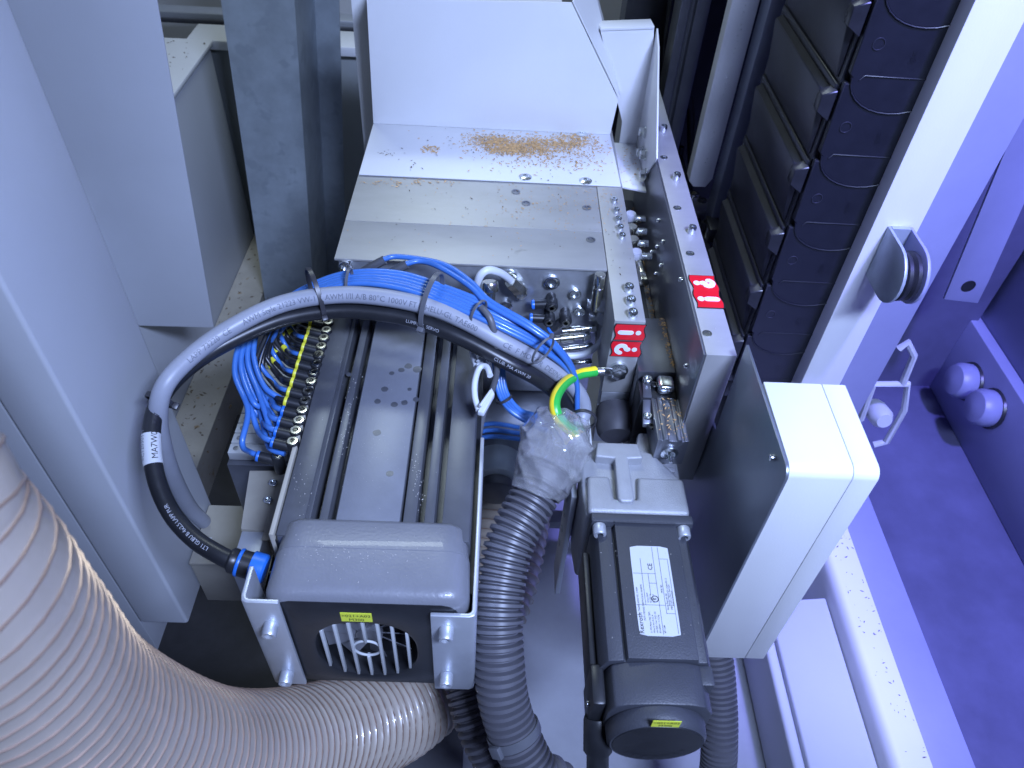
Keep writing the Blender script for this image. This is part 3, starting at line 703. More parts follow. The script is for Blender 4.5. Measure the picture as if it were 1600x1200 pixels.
for i in range(9):
    base=V((.3495+.0012*i,.780+(.0045 if i%2 else 0)*0,ZB+PZ*i))
    lk=bpy.data.objects.new('chain_link',LM[5][1]); link(lk,ch,Matrix.Translation(base))
    for n_,me in LM[:5]:
        link(bpy.data.objects.new(n_,me),lk,Matrix.Translation(base+(V((0,-.0004*i,0)) if n_ in('side_plate','relief_edge') else V((0,0,0)))))
    rg=B(); c=base+V((.018,-.0042-.0004*i,.045))
    rg.tube([c+V((math.cos(2*math.pi*k/16)*.006,0,math.sin(2*math.pi*k/16)*.006)) for k in range(17)],.0006,5,smoothpath=False,caps=False)
    rg.build('round_emblem','chainp',lk)
    text('igus',.009,'chainfront',lk,base+V((.058,-.0041-.0004*i,.034)),(0,0,1),(-1,0,0),name='moulded_mark',center=True)
B().box(.352,.435,.792,1.04,.385,.4255).build('end_bracket','chainp',ch,bevel=.002)
p=YY(1240,573,.79); screw(ch,(p.x,.7918,p.z-.006),(0,-1,0),.0075,.006)

# white welded bar, dark guides behind
wb = thing('welded_white_bar','white bar with a rough weld seam beside the energy chain','bar',(.328,1.11,.55))
B().prism([(.309,.566),(.318,.556),(.338,.556),(.3460,.572),(.3480,1.7),(.309,1.7)],'y',1.100,1.125).build('bar_body','white',wb,bevel=.0012)
sd=B()
for i in range(46):
    z=.60+i*.0085+random.uniform(-.002,.002); x=.3285+random.uniform(-.0012,.0012)+.00002*i; r=random.uniform(.0009,.0021)
    sd.lathe([(r,0),(r*.8,r*.5),(r*.3,r*.7)],(x,1.1001,z),(0,-1,0),6)
sd.build('weld_seam','white',wb)
gd = thing('grey_strut','narrow grey strut between the white bar and the energy chain','strut',(.355,1.14,.5))
B().box(.3485,.3760,1.06,1.10,.45,1.7).build('strut_body','greysheet',gd,bevel=.001)
lg = thing('dark_guide','dark vertical linear guide with ribs left of the welded white bar','guide',(.28,1.22,.5))
B().prism([(.262,1.20),(.276,1.20),(.278,1.206),(.284,1.206),(.286,1.20),(.306,1.20),(.306,1.25),(.262,1.25)],'z',.52,1.7).build('guide_body','anoddark',lg,bevel=.001)
B().box(.255,.312,1.185,1.255,.50,.53).build('guide_foot','chainp',lg,bevel=.002)
bx = thing('dark_recess','black machine body filling the recess behind the long rail','machine body',(.30,1.4,.3))
B().box(.205,.70,1.36,1.42,.0,1.6).build('recess_wall','blackp',bx)
B().box(.2415,.345,.80,1.36,.30,.50).build('recess_floor','chainp',bx,bevel=.003)
for i,(x,y,r) in enumerate(((1048,10,.006),(1056,60,.005),(1066,30,.007))):
    a=YY(x,y,1.33); b_=YY(x-2+8*i,y+260,1.30)
    tag(B().tube([a+V((0,0,.4)),a,a.lerp(b_,.5)+V((.006*(i-1),0,0)),b_],r,10,30).build('vertical_cable','blackcable'),['leftmost thin black cable hanging in the dark recess','middle black cable hanging in the dark recess','right black cable hanging in the dark recess'][i],'cable','cables in the dark recess')
rf = thing('recess_fittings','cluster of screws and fittings on the black ledge beside the rail','fitting',(.27,1.0,.50))
for x,y,rr_ in ((1053,165,.008),(1065,228,.006),(1085,300,.010),(1098,310,.008),(1103,345,.007),(1112,355,.008),(1052,107,.005),(1056,205,.006)):
    p=ZZ(x,y,.52); screw(rf,(p.x,p.y,.5002),(0,0,1),rr_,.018,random.choice(('chrome','blackp','nickel')))
p=ZZ(1095,320,.52); B().box(p.x-.018,p.x+.02,p.y-.012,p.y+.03,.5002,.515).build('fitting_base','darksteel',rf,bevel=.002)
p=ZZ(1115,352,.52); B().box(p.x-.010,p.x+.012,p.y-.02,p.y+.02,.5002,.525).build('fitting_block','blackp',rf,bevel=.002)

# ================================================================== RIGHT FRAME AND BLUE-LIT SIDE
fr = thing('white_frame_post','broad white frame post running diagonally past the energy chain','post',(.465,.77,.0))
B().prism([(.4355,.7500),(.468,.7500),(.474,.7515),(.492,.7515),(.492,.80),(.4355,.80)],'z',.0,2.2).build('post_profile','white',fr,bevel=.0015)
B().box(.4930,.5480,.7600,.80,.0,2.2).build('inner_strip','bluelit',fr,bevel=.001)  # white strip with the blue light put into its colour
hg = thing('roller_hinge','grey forked roller hinge clamped on the white post','hinge',(.47,.72,.65))
def dplate(x0,x1,y0,ybk,z0,z1):
    r=(z1-z0)/2; c=(y0+r,(z0+z1)/2)
    pts=[(ybk,z1),(ybk,z0)]+[(c[0]+r*math.cos(math.radians(a)),c[1]+r*math.sin(math.radians(a))) for a in range(270,89,-15)]
    return B().prism(pts,'x',x0,x1)
dplate(.4530,.4570,.672,.7498,.652,.722).build('fork_plate','galv',hg,bevel=.001)
dplate(.4790,.4830,.672,.7498,.652,.722).build('fork_plate','bluelit',hg,bevel=.001)
B().box(.4572,.4788,.744,.7499,.652,.722).build('fork_web','galv',hg)
B().lathe([(.026,0),(.029,.002),(.029,.006),(.026,.009),(.029,.012),(.029,.016),(.026,.018)],(.459,.702,.687),(1,0,0),32).build('roller','blackp',hg)
# panels with the blue light partly put into their paint
bw = thing('side_wall_panel','blue lit sheet wall with joint along the right edge','panel',(.93,.8,.0))
B().box(.930,.950,-.2,1.9,.14,2.0).build('wall_sheet','bluelit',bw,bevel=.002)
B().box(.905,.9298,-.2,1.9,.12,.30).build('lower_strip','bluelit',bw,bevel=.003)
hp = thing('hanging_plate','blue lit plate with a round hole hanging beside the post','plate',(.72,1.0,.5))
pl=[YY(*q,.97) for q in ((1600,165),(1475,468),(1528,474),(1545,440),(1680,150))]
d0=(pl[0]-pl[1]); 
B().prism([(p.x,p.z) for p in (pl[1],pl[2],pl[3],pl[3]+d0*2.2,pl[1]+d0*2.2)],'y',.97,.975).build('plate_sheet','bluelit',hp,bevel=.001)
p=YY(1513,447,.97); B().lathe([(.011,0),(.011,.0006),(.0095,.0007),(.0095,.0002)],(p.x,.9699,p.z),(0,-1,0),24).build('hole','blackp',hp)
B().box(.56,.92,1.10,1.13,.1,2.0).build('rear_strip','bluelit_dark',hp)  # darker tone stands for the shaded gap behind the plate
kn=[]
for i,(x,y) in enumerate(((1497,596),(1530,638))):
    p=XX(x,y,.88)
    k=thing('knob',['upper of two rounded blue lit knobs on the right wall','lower of two rounded blue lit knobs on the right wall'][i],'knob',(p.x,p.y,p.z),'knobs on the side wall')
    B().lathe([(.030,0),(.034,.006),(.034,.026),(.028,.036),(.012,.040),(0,.041)],(.9045,p.y,p.z),(-1,0,.12),24).build('knob_head','bluelit',k)
    B().lathe([(.036,0),(.038,.004),(.036,.008)],(.9049,p.y,p.z),(-1,0,.12),24).build('collar','blackp',k)
cb = thing('clip_bracket','pale open plastic bracket behind the white housing corner','bracket',(.55,.80,.35))
b=B(); ptsb=[YY(*q,.82) for q in ((1345,655),(1365,600),(1418,600),(1413,640),(1385,690),(1365,695))]
b.tube(ptsb,.0055,8,smoothpath=False); b.build('frame_loop','valve',cb)
ptsb=[YY(*q,.82) for q in ((1410,600),(1428,555),(1418,535),(1405,545))]
B().tube(ptsb,.0055,8,smoothpath=False).build('hook','valve',cb)
p=YY(1370,650,.83); B().lathe([(.016,0),(.018,.01),(.018,.035),(.012,.045)],(p.x,.85,p.z),(0,-1,.3),20).build('boss','valve',cb)
B().box(.50,.60,.86,.90,.25,.75).build('mount_block','bluelit',cb,bevel=.003)
# low sill in the right lower corner
sl = thing('white_sill','white rounded sill strewn with chips, along the lower right','sill',(.56,.6,.0))
def zx(px,z,py=1050): return ZZ(px,py,z).x
x_a,x_b,x_c,x_d,x_e=zx(1232,.13),zx(1335,.15),zx(1362,.17),zx(1405,.17),zx(1465,.16)
Y0,Y1=-.2,1.4
arc=[]
for i in range(7):
    a=math.radians(180-90*i/6*1.0); arc.append((x_c+.0+math.cos(a)*(x_c-x_b)*.9,.150+math.sin(a)*.020))
B().prism([(x_b,.0),(x_b,.140)]+arc+[(x_d,.170),(x_d,.0)],'y',Y0,Y1).build('sill_top','white',sl,bevel=.001)
B().hull([(x_a,Y0,.02),(x_b-.0012,Y0,.02),(x_b-.0012,Y0,.136),(x_a,Y0,.118)],[(x_a,.60,.02),(x_b-.0012,.60,.02),(x_b-.0012,.60,.136),(x_a,.60,.118)]).build('sill_panel','cabinet',sl,bevel=.003)
B().box(x_a-.018,x_a-.001,Y0,.60,.0,.112).build('sill_rim','cabinet',sl,bevel=.006,seg=3)
bs = thing('blue_strip','smooth blue lit strip beside the white sill','strip',(.68,.6,.0))
B().box(x_d+.0015,x_e,Y0,1.4,.0,.162).build('strip_top','bluelit',bs,bevel=.002)
struct(B().box(x_e+.001,.93,Y0,1.6,.002,.12).build('side_floor','bluelit_dark'))

# ================================================================== HOSES
def P3(p): return p if isinstance(p,V) else DD(*p)
def along(pts, n): return resample([P3(p) for p in pts], n)
hp1=DD(-260,745,.325); ht=(hp1-DD(-185,850,.34)).normalized()
hp_=[hp1+ht*.60+V((-.45,0,.1)),hp1+ht*.36+V((-.14,0,.03)),hp1+ht*.16+V((-.02,0,0)),hp1,(-185,850,.34),(-105,925,.365),(-18,1012,.41),(128,1130,.51),(325,1186,.67),(478,1162,.82),(618,1110,.95),(708,1030,1.02),(764,930,1.07),(790,830,1.11),(802,740,1.16),(805,660,1.22)]
HR=.060; path,Lh=along(hp_,1250); pitch=.0125; NP=Lh/pitch
hose=thing('extraction_hose','wide translucent beige extraction hose with copper wire spiral, lower left','hose',DD(300,1200,.78))
def hr(t,a):
    ph=(t*NP+a/(2*math.pi))%1.0
    d=min(ph,1-ph)               # 0 at the wire
    am=.16+1.9*max(0.,min(1.,(t-.62)/.16))
    return HR*(1.0+.024*am*math.exp(-(d/.13)**2)-.014*am*math.sin(math.pi*ph))
F=frames(path); n=44
b=B(); vs=[];fs=[]
for i,(p,(t,u,w)) in enumerate(zip(path,F)):
    for k in range(n):
        a=2*math.pi*k/n; r=hr(i/(len(path)-1),a); vs.append(p+(u*math.cos(a)+w*math.sin(a))*r)
for i in range(len(path)-1):
    for k in range(n): fs.append((i*n+k,i*n+(k+1)%n,(i+1)*n+(k+1)%n,(i+1)*n+k))
b.add(vs,fs); b.build('hose_wall','hose',hose)
wp=[]; NT=int(NP)
for j in range(NT*26):
    th=j/26; t=(th+0.0)/NP                       # wire phase: t*NP + a/2pi integer
    a=-2*math.pi*(th%1.0)
    i=min(len(path)-2,int(t*(len(path)-1))); f=t*(len(path)-1)-i
    if t>=1: break
    p=path[i].lerp(path[i+1],f); T,u,w=F[i]
    wp.append(p+(u*math.cos(a)+w*math.sin(a))*(HR*(1.008+.020*max(0.,min(1.,(t-.62)/.16)))))
bw_=B(); bw_.tube(wp,.0010,5,smoothpath=False); bw_.build('wire_spiral','wire',hose)

def corrugated(name,label,pts,R,pitch,m='conduit',grp=None,depth=.20,nseg=32):
    path,L=resample([P3(p) for p in pts],10); k=int(L/pitch)
    path,L=resample([P3(p) for p in pts],k*8+1)
    def rf(t,a):
        ph=(t*k)%1.0; return R*(1.0-depth*(1 if .10<ph<.34 else (.5 if (ph<.12 or .34<=ph<.45) else 0)))
    o=B().tube(path,R,nseg,smoothpath=False,rf=rf).build(name,m)
    return tag(o,label,'conduit',grp),path
c1,cp1=corrugated('corrugated_conduit','grey corrugated conduit with wrapped top, between spindle and servo',[(858,728,.81),(835,775,.80),(800,840,.785),(784,900,.775),(778,960,.765),(779,1020,.76),(786,1090,.76),(805,1150,.765),(838,1215,.77),(880,1270,.78),V((.12,.02,.20)),V((.24,-.12,.06)),V((.45,-.22,.04))],.0258,.0078)
c2,cp2=corrugated('corrugated_conduit','darker corrugated conduit half hidden behind the spindle bracket',[(715,960,.90),(722,1020,.88),(734,1085,.86),(756,1150,.85),(792,1210,.85),(835,1260,.86),V((.05,.06,.16)),V((.12,-.10,.05)),V((.30,-.25,.04))],.0262,.0080)
c3,cp3=corrugated('corrugated_conduit','slim corrugated conduit descending behind the servo end cap',[(1108,960,.93),(1116,1020,.93),(1122,1080,.93),(1124,1150,.93),(1118,1230,.94),V((.26,.16,.12)),V((.24,.0,.04)),V((.30,-.2,.04))],.0225,.0068)
def strap(name,label,path,i,R,wd,m,head=None,grp=None,parent=None,squash=(1,1)):
    p=path[i]; t=(path[min(i+1,len(path)-1)]-path[max(i-1,0)]).normalized()
    nn=(CAM-p); nn=(nn-t*nn.dot(t)).normalized(); w=t.cross(nn)
    n=32; vs=[];fs=[]
    for k in range(n):
        a=2*math.pi*k/n; d=nn*math.cos(a)*squash[0]+w*math.sin(a)*squash[1]
        for s_,rr_ in ((-1,R),(1,R),(1,R+.0016),(-1,R+.0016)): vs.append(p+t*(s_*wd/2)+d*rr_)
    for k in range(n):
        q=(k+1)%n
        for j in range(4): fs.append((k*4+j,k*4+(j+1)%4,q*4+(j+1)%4,q*4+j))
    root=thing(name,label,'cable tie',p,grp)
    B().add(vs,fs).build('band',m,root,bevel=.0003,seg=1)
    if head is not None:
        a=head; d=(nn*math.cos(a)*squash[0]+w*math.sin(a)*squash[1]); c=p+d*(R+.003); e=d.normalized(); g=t.cross(e)
        hw=wd*.62
        B().hull([c+t*hw*x+g*hw*y-e*.0022 for x,y in((-1,-1),(1,-1),(1,1),(-1,1))],[c+t*hw*x+g*hw*y+e*.003 for x,y in((-1,-1),(1,-1),(1,1),(-1,1))]).build('lock_head',m,root,bevel=.0006)
    return root
ic=min(range(len(cp1)),key=lambda i:abs((cp1[i]-CAM).dot(CD)/(cp1[i]-CAM).dot(CF)*FPX+600-1145))
strap('conduit_tie','broad grey strap around the lower end of the wrapped conduit',cp1,ic,.0262,.010,'tieg',head=.9)
strap('conduit_cuff','smooth grey cuff with a buckle just below the plastic wrapping',cp1,14,.0262,.012,'conduit',head=-1.1)
# clear plastic wrapping
wr=[DD(838,772,.800),DD(850,742,.803),DD(862,712,.806),DD(872,682,.812),DD(880,655,.820)]
wpath,_=resample(wr,60); Fw=frames(wpath); vs=[];fs=[]; n=72
for i,(p,(t,u,w)) in enumerate(zip(wpath,Fw)):
    s_=i/59; base=.0262+.0095*math.sin(min(1,s_*1.25)*math.pi*.62)-.010*max(0,s_-.72)/.28
    for k in range(n):
        a=2*math.pi*k/n; d=u*math.cos(a)+w*math.sin(a); q=p+d*base
        f=noise.noise(q*30)*.0035+.0065*(1-2.2*abs(noise.noise(V((math.cos(a)*1.5+s_*2.2,math.sin(a)*1.5,s_*2.6)))))-.004*abs(noise.noise(q*70+V((4,1,7))))
        vs.append(p+d*(base+f*min(1,.25+s_*1.3))+t*noise.noise(q*60)*.003)
for i in range(59):
    for k in range(n): fs.append((i*n+k,i*n+(k+1)%n,(i+1)*n+(k+1)%n,(i+1)*n+k))
wrap=B().add(vs,fs).build('plastic_wrapping','film')
tag(wrap,'crumpled clear plastic film wrapped round the conduit mouth','plastic wrap')
md=wrap.modifiers.new('thin','SOLIDIFY'); md.thickness=.0005

# ================================================================== CABLE ARCH
def pz(l): return [ZZ(*p) for p in l]
gp=pz([(900,672,.545),(912,640,.560),(897,606,.590),(847,567,.632),(789,536,.660),(728,503,.676),(675,481,.684),(600,465,.690),(525,461,.690),(440,475,.686),(360,513,.678),(300,556,.670),(258,602,.660),(247,650,.630),(255,700,.580),(272,748,.510),(296,792,.420),(318,815,.360)])
gp=gp[::-1]; gpath,gl=resample(gp,260); GR=.0092
gc=tag(B().tube(gpath,GR,20,smoothpath=False).build('grey_cable','greycable'),'thick grey printed cable arching over the spindle','cable')
bpts=pz([(372,880,.572),(345,868,.576),(305,843,.582),(270,805,.592),(247,757,.606),(237,705,.620),(240,650,.634),(262,606,.646),(305,566,.654),(360,533,.660),(440,499,.668),(520,486,.671),(590,489,.671),(655,502,.668),(725,530,.660),(800,570,.640),(850,598,.612),(882,630,.575),(892,668,.545)])
bpath,bl_=resample(bpts,260); BR=.0086
bc=tag(B().tube(bpath,BR,20,smoothpath=False).build('black_cable','blackcable'),'thick black cable looping from the left connector over the spindle','cable')
def s_at(path,px,side=None):
    best=None;acc=0
    for i,p in enumerate(path):
        if i: acc+=(path[i]-path[i-1]).length
        c=p-CAM; x=800+FPX*c.dot(CR)/c.dot(CF); y=600+FPX*c.dot(CD)/c.dot(CF)
        d=(x-px[0])**2+(y-px[1])**2
        if best is None or d<best[0]: best=(d,acc,i)
    return best[1],best[2]
for s_,px in (('LAPP 73220  CE',(290,565)),('AWM Style 21223 VW-1',(375,505)),('AWM I/II A/B 80°C 1000V FT1  HELU-GL TAE600',(507,460)),('CE  F MOTOR  DESINA',(795,517))):
    text_on_tube(s_,.0080,'inkgrey',gc,gpath,GR,s_at(gpath,px)[0],tilt=-.15)
for s_,px in (('LUMFLEX  SERVO',(640,490)),('CLUB. MA AWM 20',(785,535)),('LT1 GLBU B 4x2,5 LAPP PUR',(266,800))):
    text_on_tube(s_,.0050,'inkpale',bc,bpath,BR,s_at(bpath,px)[0] if px[0]>300 else s_at(bpath,(330,860))[0]-0.0,tilt=-.35 if px[0]>300 else .1)
# white sleeve on the black cable
i0,i1=s_at(bpath,(241,725))[1],s_at(bpath,(238,678))[1]
slv=B().tube(bpath[min(i0,i1):max(i0,i1)+1],BR+.0006,22,smoothpath=False).build('white_sleeve','paper',bc)
s0=s_at(bpath,(241,722))[0]
text_on_tube('MA7W000547',.0080,'ink',slv,bpath,BR+.0008,s0+.001,tilt=-.25); text_on_tube('=C120301-1',.0060,'inkgrey',slv,bpath,BR+.0008,s0+.001,tilt=.95)
# connector at the lower end of the black cable
cn=thing('cable_connector','black cable connector with blue ring plugged into the spindle side','connector',ZZ(385,882,.55))
c0,c1_=ZZ(358,874,.574),ZZ(412,890,.566)
d=(c1_-c0).normalized(); Ln=(c1_-c0).length
B().lathe([(.0100,0),(.0118,.002),(.0118,.006),(.0108,.008),(.0125,.010),(.0125,.026),(.0135,.027),(.0135,Ln)],c0,d,24).build('shell','blackp',cn)
B().lathe([(.0130,0),(.0134,.001),(.0134,.0022),(.0130,.003)],c0+d*.0085,d,24).build('blue_ring','bluedk',cn)
B().lathe([(.0140,0),(.0142,.001),(.0142,.012),(.0120,.014)],c0+d*(Ln-.012),d,24).build('blue_cap','bluedk',cn)
for lab,px,R,hd,m,wd,sq in (('black tie holding grey and black cable together at the left of the arch',(252,627),.0150,1.4,'tie',.0055,(1,1)),):
    j=s_at(bpath,px)[1]; strap('cable_tie',lab,bpath,j,.0125,wd,m,head=hd,grp='ties on the cable arch')

# blue air tubes: from the fittings row into the bundle along the arch
TR=.0031
fitpx=[(457,689),(462,672),(467,656),(472,640),(476.5,625),(481,610),(486,595),(490,581),(494,567),(498,553),(502,540),(506,527),(510,515),(513,502),(518,490)]
fits=[ZZ(x,y,.602) for x,y in fitpx]
man=thing('valve_manifold','valve manifold with a row of black push fittings along the left of the spindle','manifold',(-.24,.58,.42))
B().box(-.300,-.2075,.540,.700,.40,.500).build('manifold_base','darksteel',man,bevel=.002)
for i in range(10):
    y=.547+i*.0155
    vsl=B().box(-.2980,-.2300,y,y+.0142,.5005,.513).build('valve_slice','valve',man,bevel=.0008)
    B().lathe([(.003,0),(.0032,.0005),(.002,.0006),(.0018,.0001)],(-.290,y+.007,.5131),(0,0,1),12).build('valve_screw','darksteel',vsl)
def fit_mesh():
    m=B(); m.lathe([(.0062,-.026),(.0064,-.002),(.0060,0)],(0,0,0),(0,0,1),16); m.tube([(0,0,-.010),(-.020,.002,-.006)],.0056,14,6); return m
fm=fit_mesh().mesh('fitting','blackp',origin=(0,0,0))[0]
rm=B().lathe([(.0052,0),(.0052,.0008),(.0030,.0009),(.0028,.0000),(0,-.0001)],(0,0,0),(0,0,1),18).mesh('metal_ring','nickel',origin=(0,0,0))[0]
colb=B().lathe([(.0058,0),(.0060,.0008),(.0060,.0026),(.0050,.0034)],(-.020,.002,-.006),(-1,.1,.2),16).mesh('collar','bluedk',origin=(0,0,0))[0]
coly=B().lathe([(.0058,0),(.0060,.0008),(.0060,.0030),(.0050,.0038)],(-.020,.002,-.006),(-1,.1,.2),16).mesh('collar','yellow',origin=(0,0,0))[0]
extra=ZZ(433,711,.570)
for i,p in enumerate(fits+[extra]):
    f=link(bpy.data.objects.new('fitting',fm),man,Matrix.Translation(p))
    link(bpy.data.objects.new('metal_ring',rm),f,Matrix.Translation(p))
    link(bpy.data.objects.new('collar',colb if (i<4 or i==15) else coly),f,Matrix.Translation(p))
ends=[p+V((-.022,.002,-.0055)) for p in fits]
def bundle(k,lay):
    o=k*6.2
    return pz([(424+k*3,484+o*.5,.642+lay),(472,452+o*.6,.666+lay),(540,427+o*.55,.687+lay),(620,426+o*.75,.692+lay),(700,450+o*.85,.688+lay),(780,483+o*.9,.676+lay),(850,523+o*.8,.650+lay),(890,566+o*.5,.615+lay),(903,612+o*.2,.580+lay),(892,660,.550)])
rnd=random.Random(3)
tubes=[]
def pixof(p):
    c=p-CAM; return 800+FPX*c.dot(CR)/c.dot(CF), 600+FPX*c.dot(CD)/c.dot(CF)
for i in range(10):
    k=i%6; lay=-.004 if i>=6 else 0.0
    st_=extra+V((-.022,.002,-.0055)) if i==0 else (ends[i-1] if i<5 else ends[i-5]+V((.004,0,-.018)))
    x0,y0=pixof(st_); j_=rnd.uniform(-3,3)
    zl=-.006*(i%3)
    mid=pz([(x0-24+i*1.0,y0-20,.590+zl),(388+2.8*i+j_*.5,640-4*i,.600+zl),(368+3.2*i+j_*.5,585-3*i,.608+zl),(374+3.2*i-j_*.5,536-2*i,.618+zl),(398+3*i,502,.630+zl)])
    pts=[st_+V((.006,0,0)),st_+V((-.008,.004,.001))]+mid+bundle(k+rnd.uniform(-.25,.25),lay+rnd.uniform(-.001,.001))
    o=B().tube(pts,TR,10,160).build('air_tube','blue'); tubes.append(o)
    tag(o,'blue air tube in the bundle arching over the spindle','air tube','blue air tubes of the arch bundle')
for i in range(22):
    fi=4+i//2; fi=min(fi,14); lo=i%2
    st_=ends[fi]+V((0,0,-.006*lo)); px,py=pixof(st_); t=i/21; j_=rnd.uniform(-4,4)
    pts=[st_+V((.006,0,0)),st_+V((-.008,.004,.0))]+pz([(px-22+4*t,py-14+6*t,.582),(px-48+26*t+j_,py-52+38*t,.598-.008*lo),(412+54*t+j_,530-34*t,.622-.006*lo),(432+44*t,496-8*t,.640),(472+24*t,466,.655)])
    dk=i%4!=2
    o=B().tube(pts,.0027,10,50).build('control_tube','blackcable' if dk else 'blue')
    tag(o,('dark' if dk else 'deep blue')+' control tube curving from the fittings row under the arch','air tube','control tubes under the arch' if dk else 'blue control tubes under the arch')
    if 4<i<20 and i%2: 
        q=resample(pts,50)[0]; strap_i=14+int(j_)%5
        B().tube(q[strap_i:strap_i+3],.0034,10,smoothpath=False).build('marker_ring','yellow',o)
for i,(a,b_) in enumerate((((598,405),0),((633,412),1))):
    f0=ZZ(*a,.700)
    pts=pz([(a[0]-2,a[1]+1,.690),(a[0]+25,a[1]-4,.690),(690,412+i*7,.692),(735,440+i*8,.690),(765,470+i*7,.684),(830,508+i*6,.672),(872,543+i*5,.650),(899,590,.610),(902,640,.570)])
    o=B().tube(pts,TR,10,90).build('air_tube','blue'); tag(o,['upper single blue tube rising over the plate edge','lower single blue tube just beneath the one over the plate edge'][i],'air tube')
    g=B(); p0=pz([(a[0]-34,a[1]+22,.672),(a[0]-18,a[1]+12,.682),(a[0]+3,a[1]+1,.690)])
    g.tube(p0,.0050,12,10); tag(g.build("elbow_fitting","anoddark"),["upper dark elbow fitting over the plate front edge","lower dark elbow fitting under the plate front edge"][i],"fitting")
# second group of blue tubes diving into the wrapping
for i in range(4):
    pts=pz([(762+4*i,505,.640),(772+4*i,560,.610),(778+4*i,610,.585),(796+5*i,640,.565),(826+4*i,660-3*i,.555),(852,672,.555)])
    tag(B().tube(pts,TR,10,60).build('air_tube','blue'),'blue air tube diving beside the spindle into the plastic wrapping','air tube','blue tubes diving into the wrapping')
j=resample(pz([(762,505,.640),(772,560,.610),(782,610,.585),(800,640,.565),(832,660,.555)]),40)[0]
strap('cable_tie','thin black tie round the blue tubes above the plastic wrapping',j,26,.0085,.003,'tie')
# ties over the whole bundle
def tie_over(lab,pxs,z,R,wd,m,hd,sq):
    pa=resample(pz([(x,y,z) for x,y in pxs]),21)[0]
    return strap('cable_tie',lab,pa,10,R,wd,m,head=hd,grp='ties on the cable arch',squash=sq)
tie_over('black tie round all cables at the left end of the blue bundle',[(460,470),(494,458),(528,452)],.686,.0265,.0050,'tie',1.2,(.72,1.0))
tie_over('broad grey tie round all cables at the crown of the arch',[(643,462),(672,470),(705,481)],.686,.0300,.0056,'tieg',1.3,(.66,1.0))
tie_over('slim grey tie round the blue tubes left of the crown',[(520,437),(545,439),(570,443)],.690,.0125,.0032,'tieg',None,(.8,1.0))
tie_over('slim grey tie on the blue tubes beside the pale sensor loop',[(730,478),(747,487),(765,498)],.686,.0125,.0030,'tieg',None,(.8,1.0))
tie_over('thin dark tie with round loop on the blue tubes near the steel fittings',[(825,532),(848,547),(868,566)],.670,.0150,.0028,'tieg',-1.2,(.7,1.0))
tie_over('black tie round the grey cable end beside the earth wire',[(915,630),(912,655),(906,680)],.598,.0125,.0040,'tie',None,(1,1))

# ================================================================== SMALL FITTINGS ON THE FRONT FACE
YF=.7138
sen=thing('sensor_plug','pale looped sensor cable with metal plug on the steel face','sensor',YY(770,450,.70))
lp=[YY(803,446,.700),YY(795,436,.692),YY(780,426,.680),YY(762,422,.672),YY(749,433,.668),YY(746,455,.670),YY(752,480,.675)]
B().tube(lp,.0046,12,40).build('cable_loop','paleplug',sen)
B().lathe([(.0085,0),(.0095,.002),(.0095,.010),(.0065,.012),(.0060,.030),(.0068,.031),(.0068,.042),(.0055,.06)],YY(766,440,.665),(0,-.35,-1),18).build('plug_body','nickel',sen)
B().lathe([(.0075,0),(.0080,.002),(.0080,.012),(.0090,.014),(.0090,.024),(.0070,.026)],YY(797,440,.694),(.55,.25,-.75),6).build('angle_nut','nickel',sen)
B().lathe([(.0085,0),(.0085,.022)],YY(813,461,.702),(0,1,0),6).build('base_nut','nickel',sen,bevel=.0006)
def elbow(lab,px,py,dirx,m='blackp'):
    p=YY(px,py,.693); t=thing('elbow_fitting',lab,'fitting',p,'black elbow fittings')
    B().cone((p.x,YF,p.z),(p.x,.697,p.z),.0058,n=16).lathe([(.0070,0),(.0076,.001),(.0076,.012),(.0062,.014)],(p.x,.705,p.z),(0,-1,0),18).tube([(p.x,.699,p.z),(p.x+dirx[0]*.02,.699+dirx[1]*.02,p.z+dirx[2]*.02)],.0056,14,6).build('elbow_body',m,t)
    B().lathe([(.0048,0),(.0048,.0008),(.0026,.0009),(.0024,.0)],(p.x,.6908,p.z),(0,-1,0),16).build('metal_ring','nickel',t)
    q=V((p.x+dirx[0]*.02,.699+dirx[1]*.02,p.z+dirx[2]*.02)); B().lathe([(.0058,0),(.0060,.001),(.0060,.003),(.005,.004)],q,dirx,16).build('collar','bluedk',t)
elbow('topmost black elbow fitting with blue collar on the steel face',862,480,(-1,0,-.1))
elbow('middle black elbow fitting on the steel face, its ring below the topmost',858,503,(-1,0,0))
elbow('black elbow fitting nearest the steel distributors',884,503,(-.8,-.2,-.7))
ds=thing('steel_distributor','upright nickel distributor with white hex heads beside the steel bar','fitting',YY(938,500,.69))
c=YY(938,428,.700); 
B().lathe([(.0060,0),(.0066,.001),(.0066,.014),(.0056,.015),(.0056,.017),(.0066,.018),(.0066,.048)],c,(0,-.12,-1),20).build('stem','nickel',ds)
for k,(x,y) in enumerate(((940,482),(942,503))):
    p=YY(x,y,.690); B().lathe([(.0082,0),(.0086,.001),(.0086,.009),(.0075,.011),(0,.011)],(p.x,.700,p.z),(0,-1,.35),8).build('hex_head','valve',ds)
    for s_ in (-1,1): B().cone((p.x+s_*.008,.698,p.z),(p.x+s_*.0165,.698,p.z),.0058,n=6).build('side_nut','chrome',ds,bevel=.0004)
pt=[YY(945,512,.690),YY(938,535,.682),YY(915,552,.676),YY(885,556,.672),YY(862,548,.672)]
tag(B().tube(pt,.0042,12,30).build('pale_tube','paleplug'),'pale grey tube curving under the steel distributor','tube')
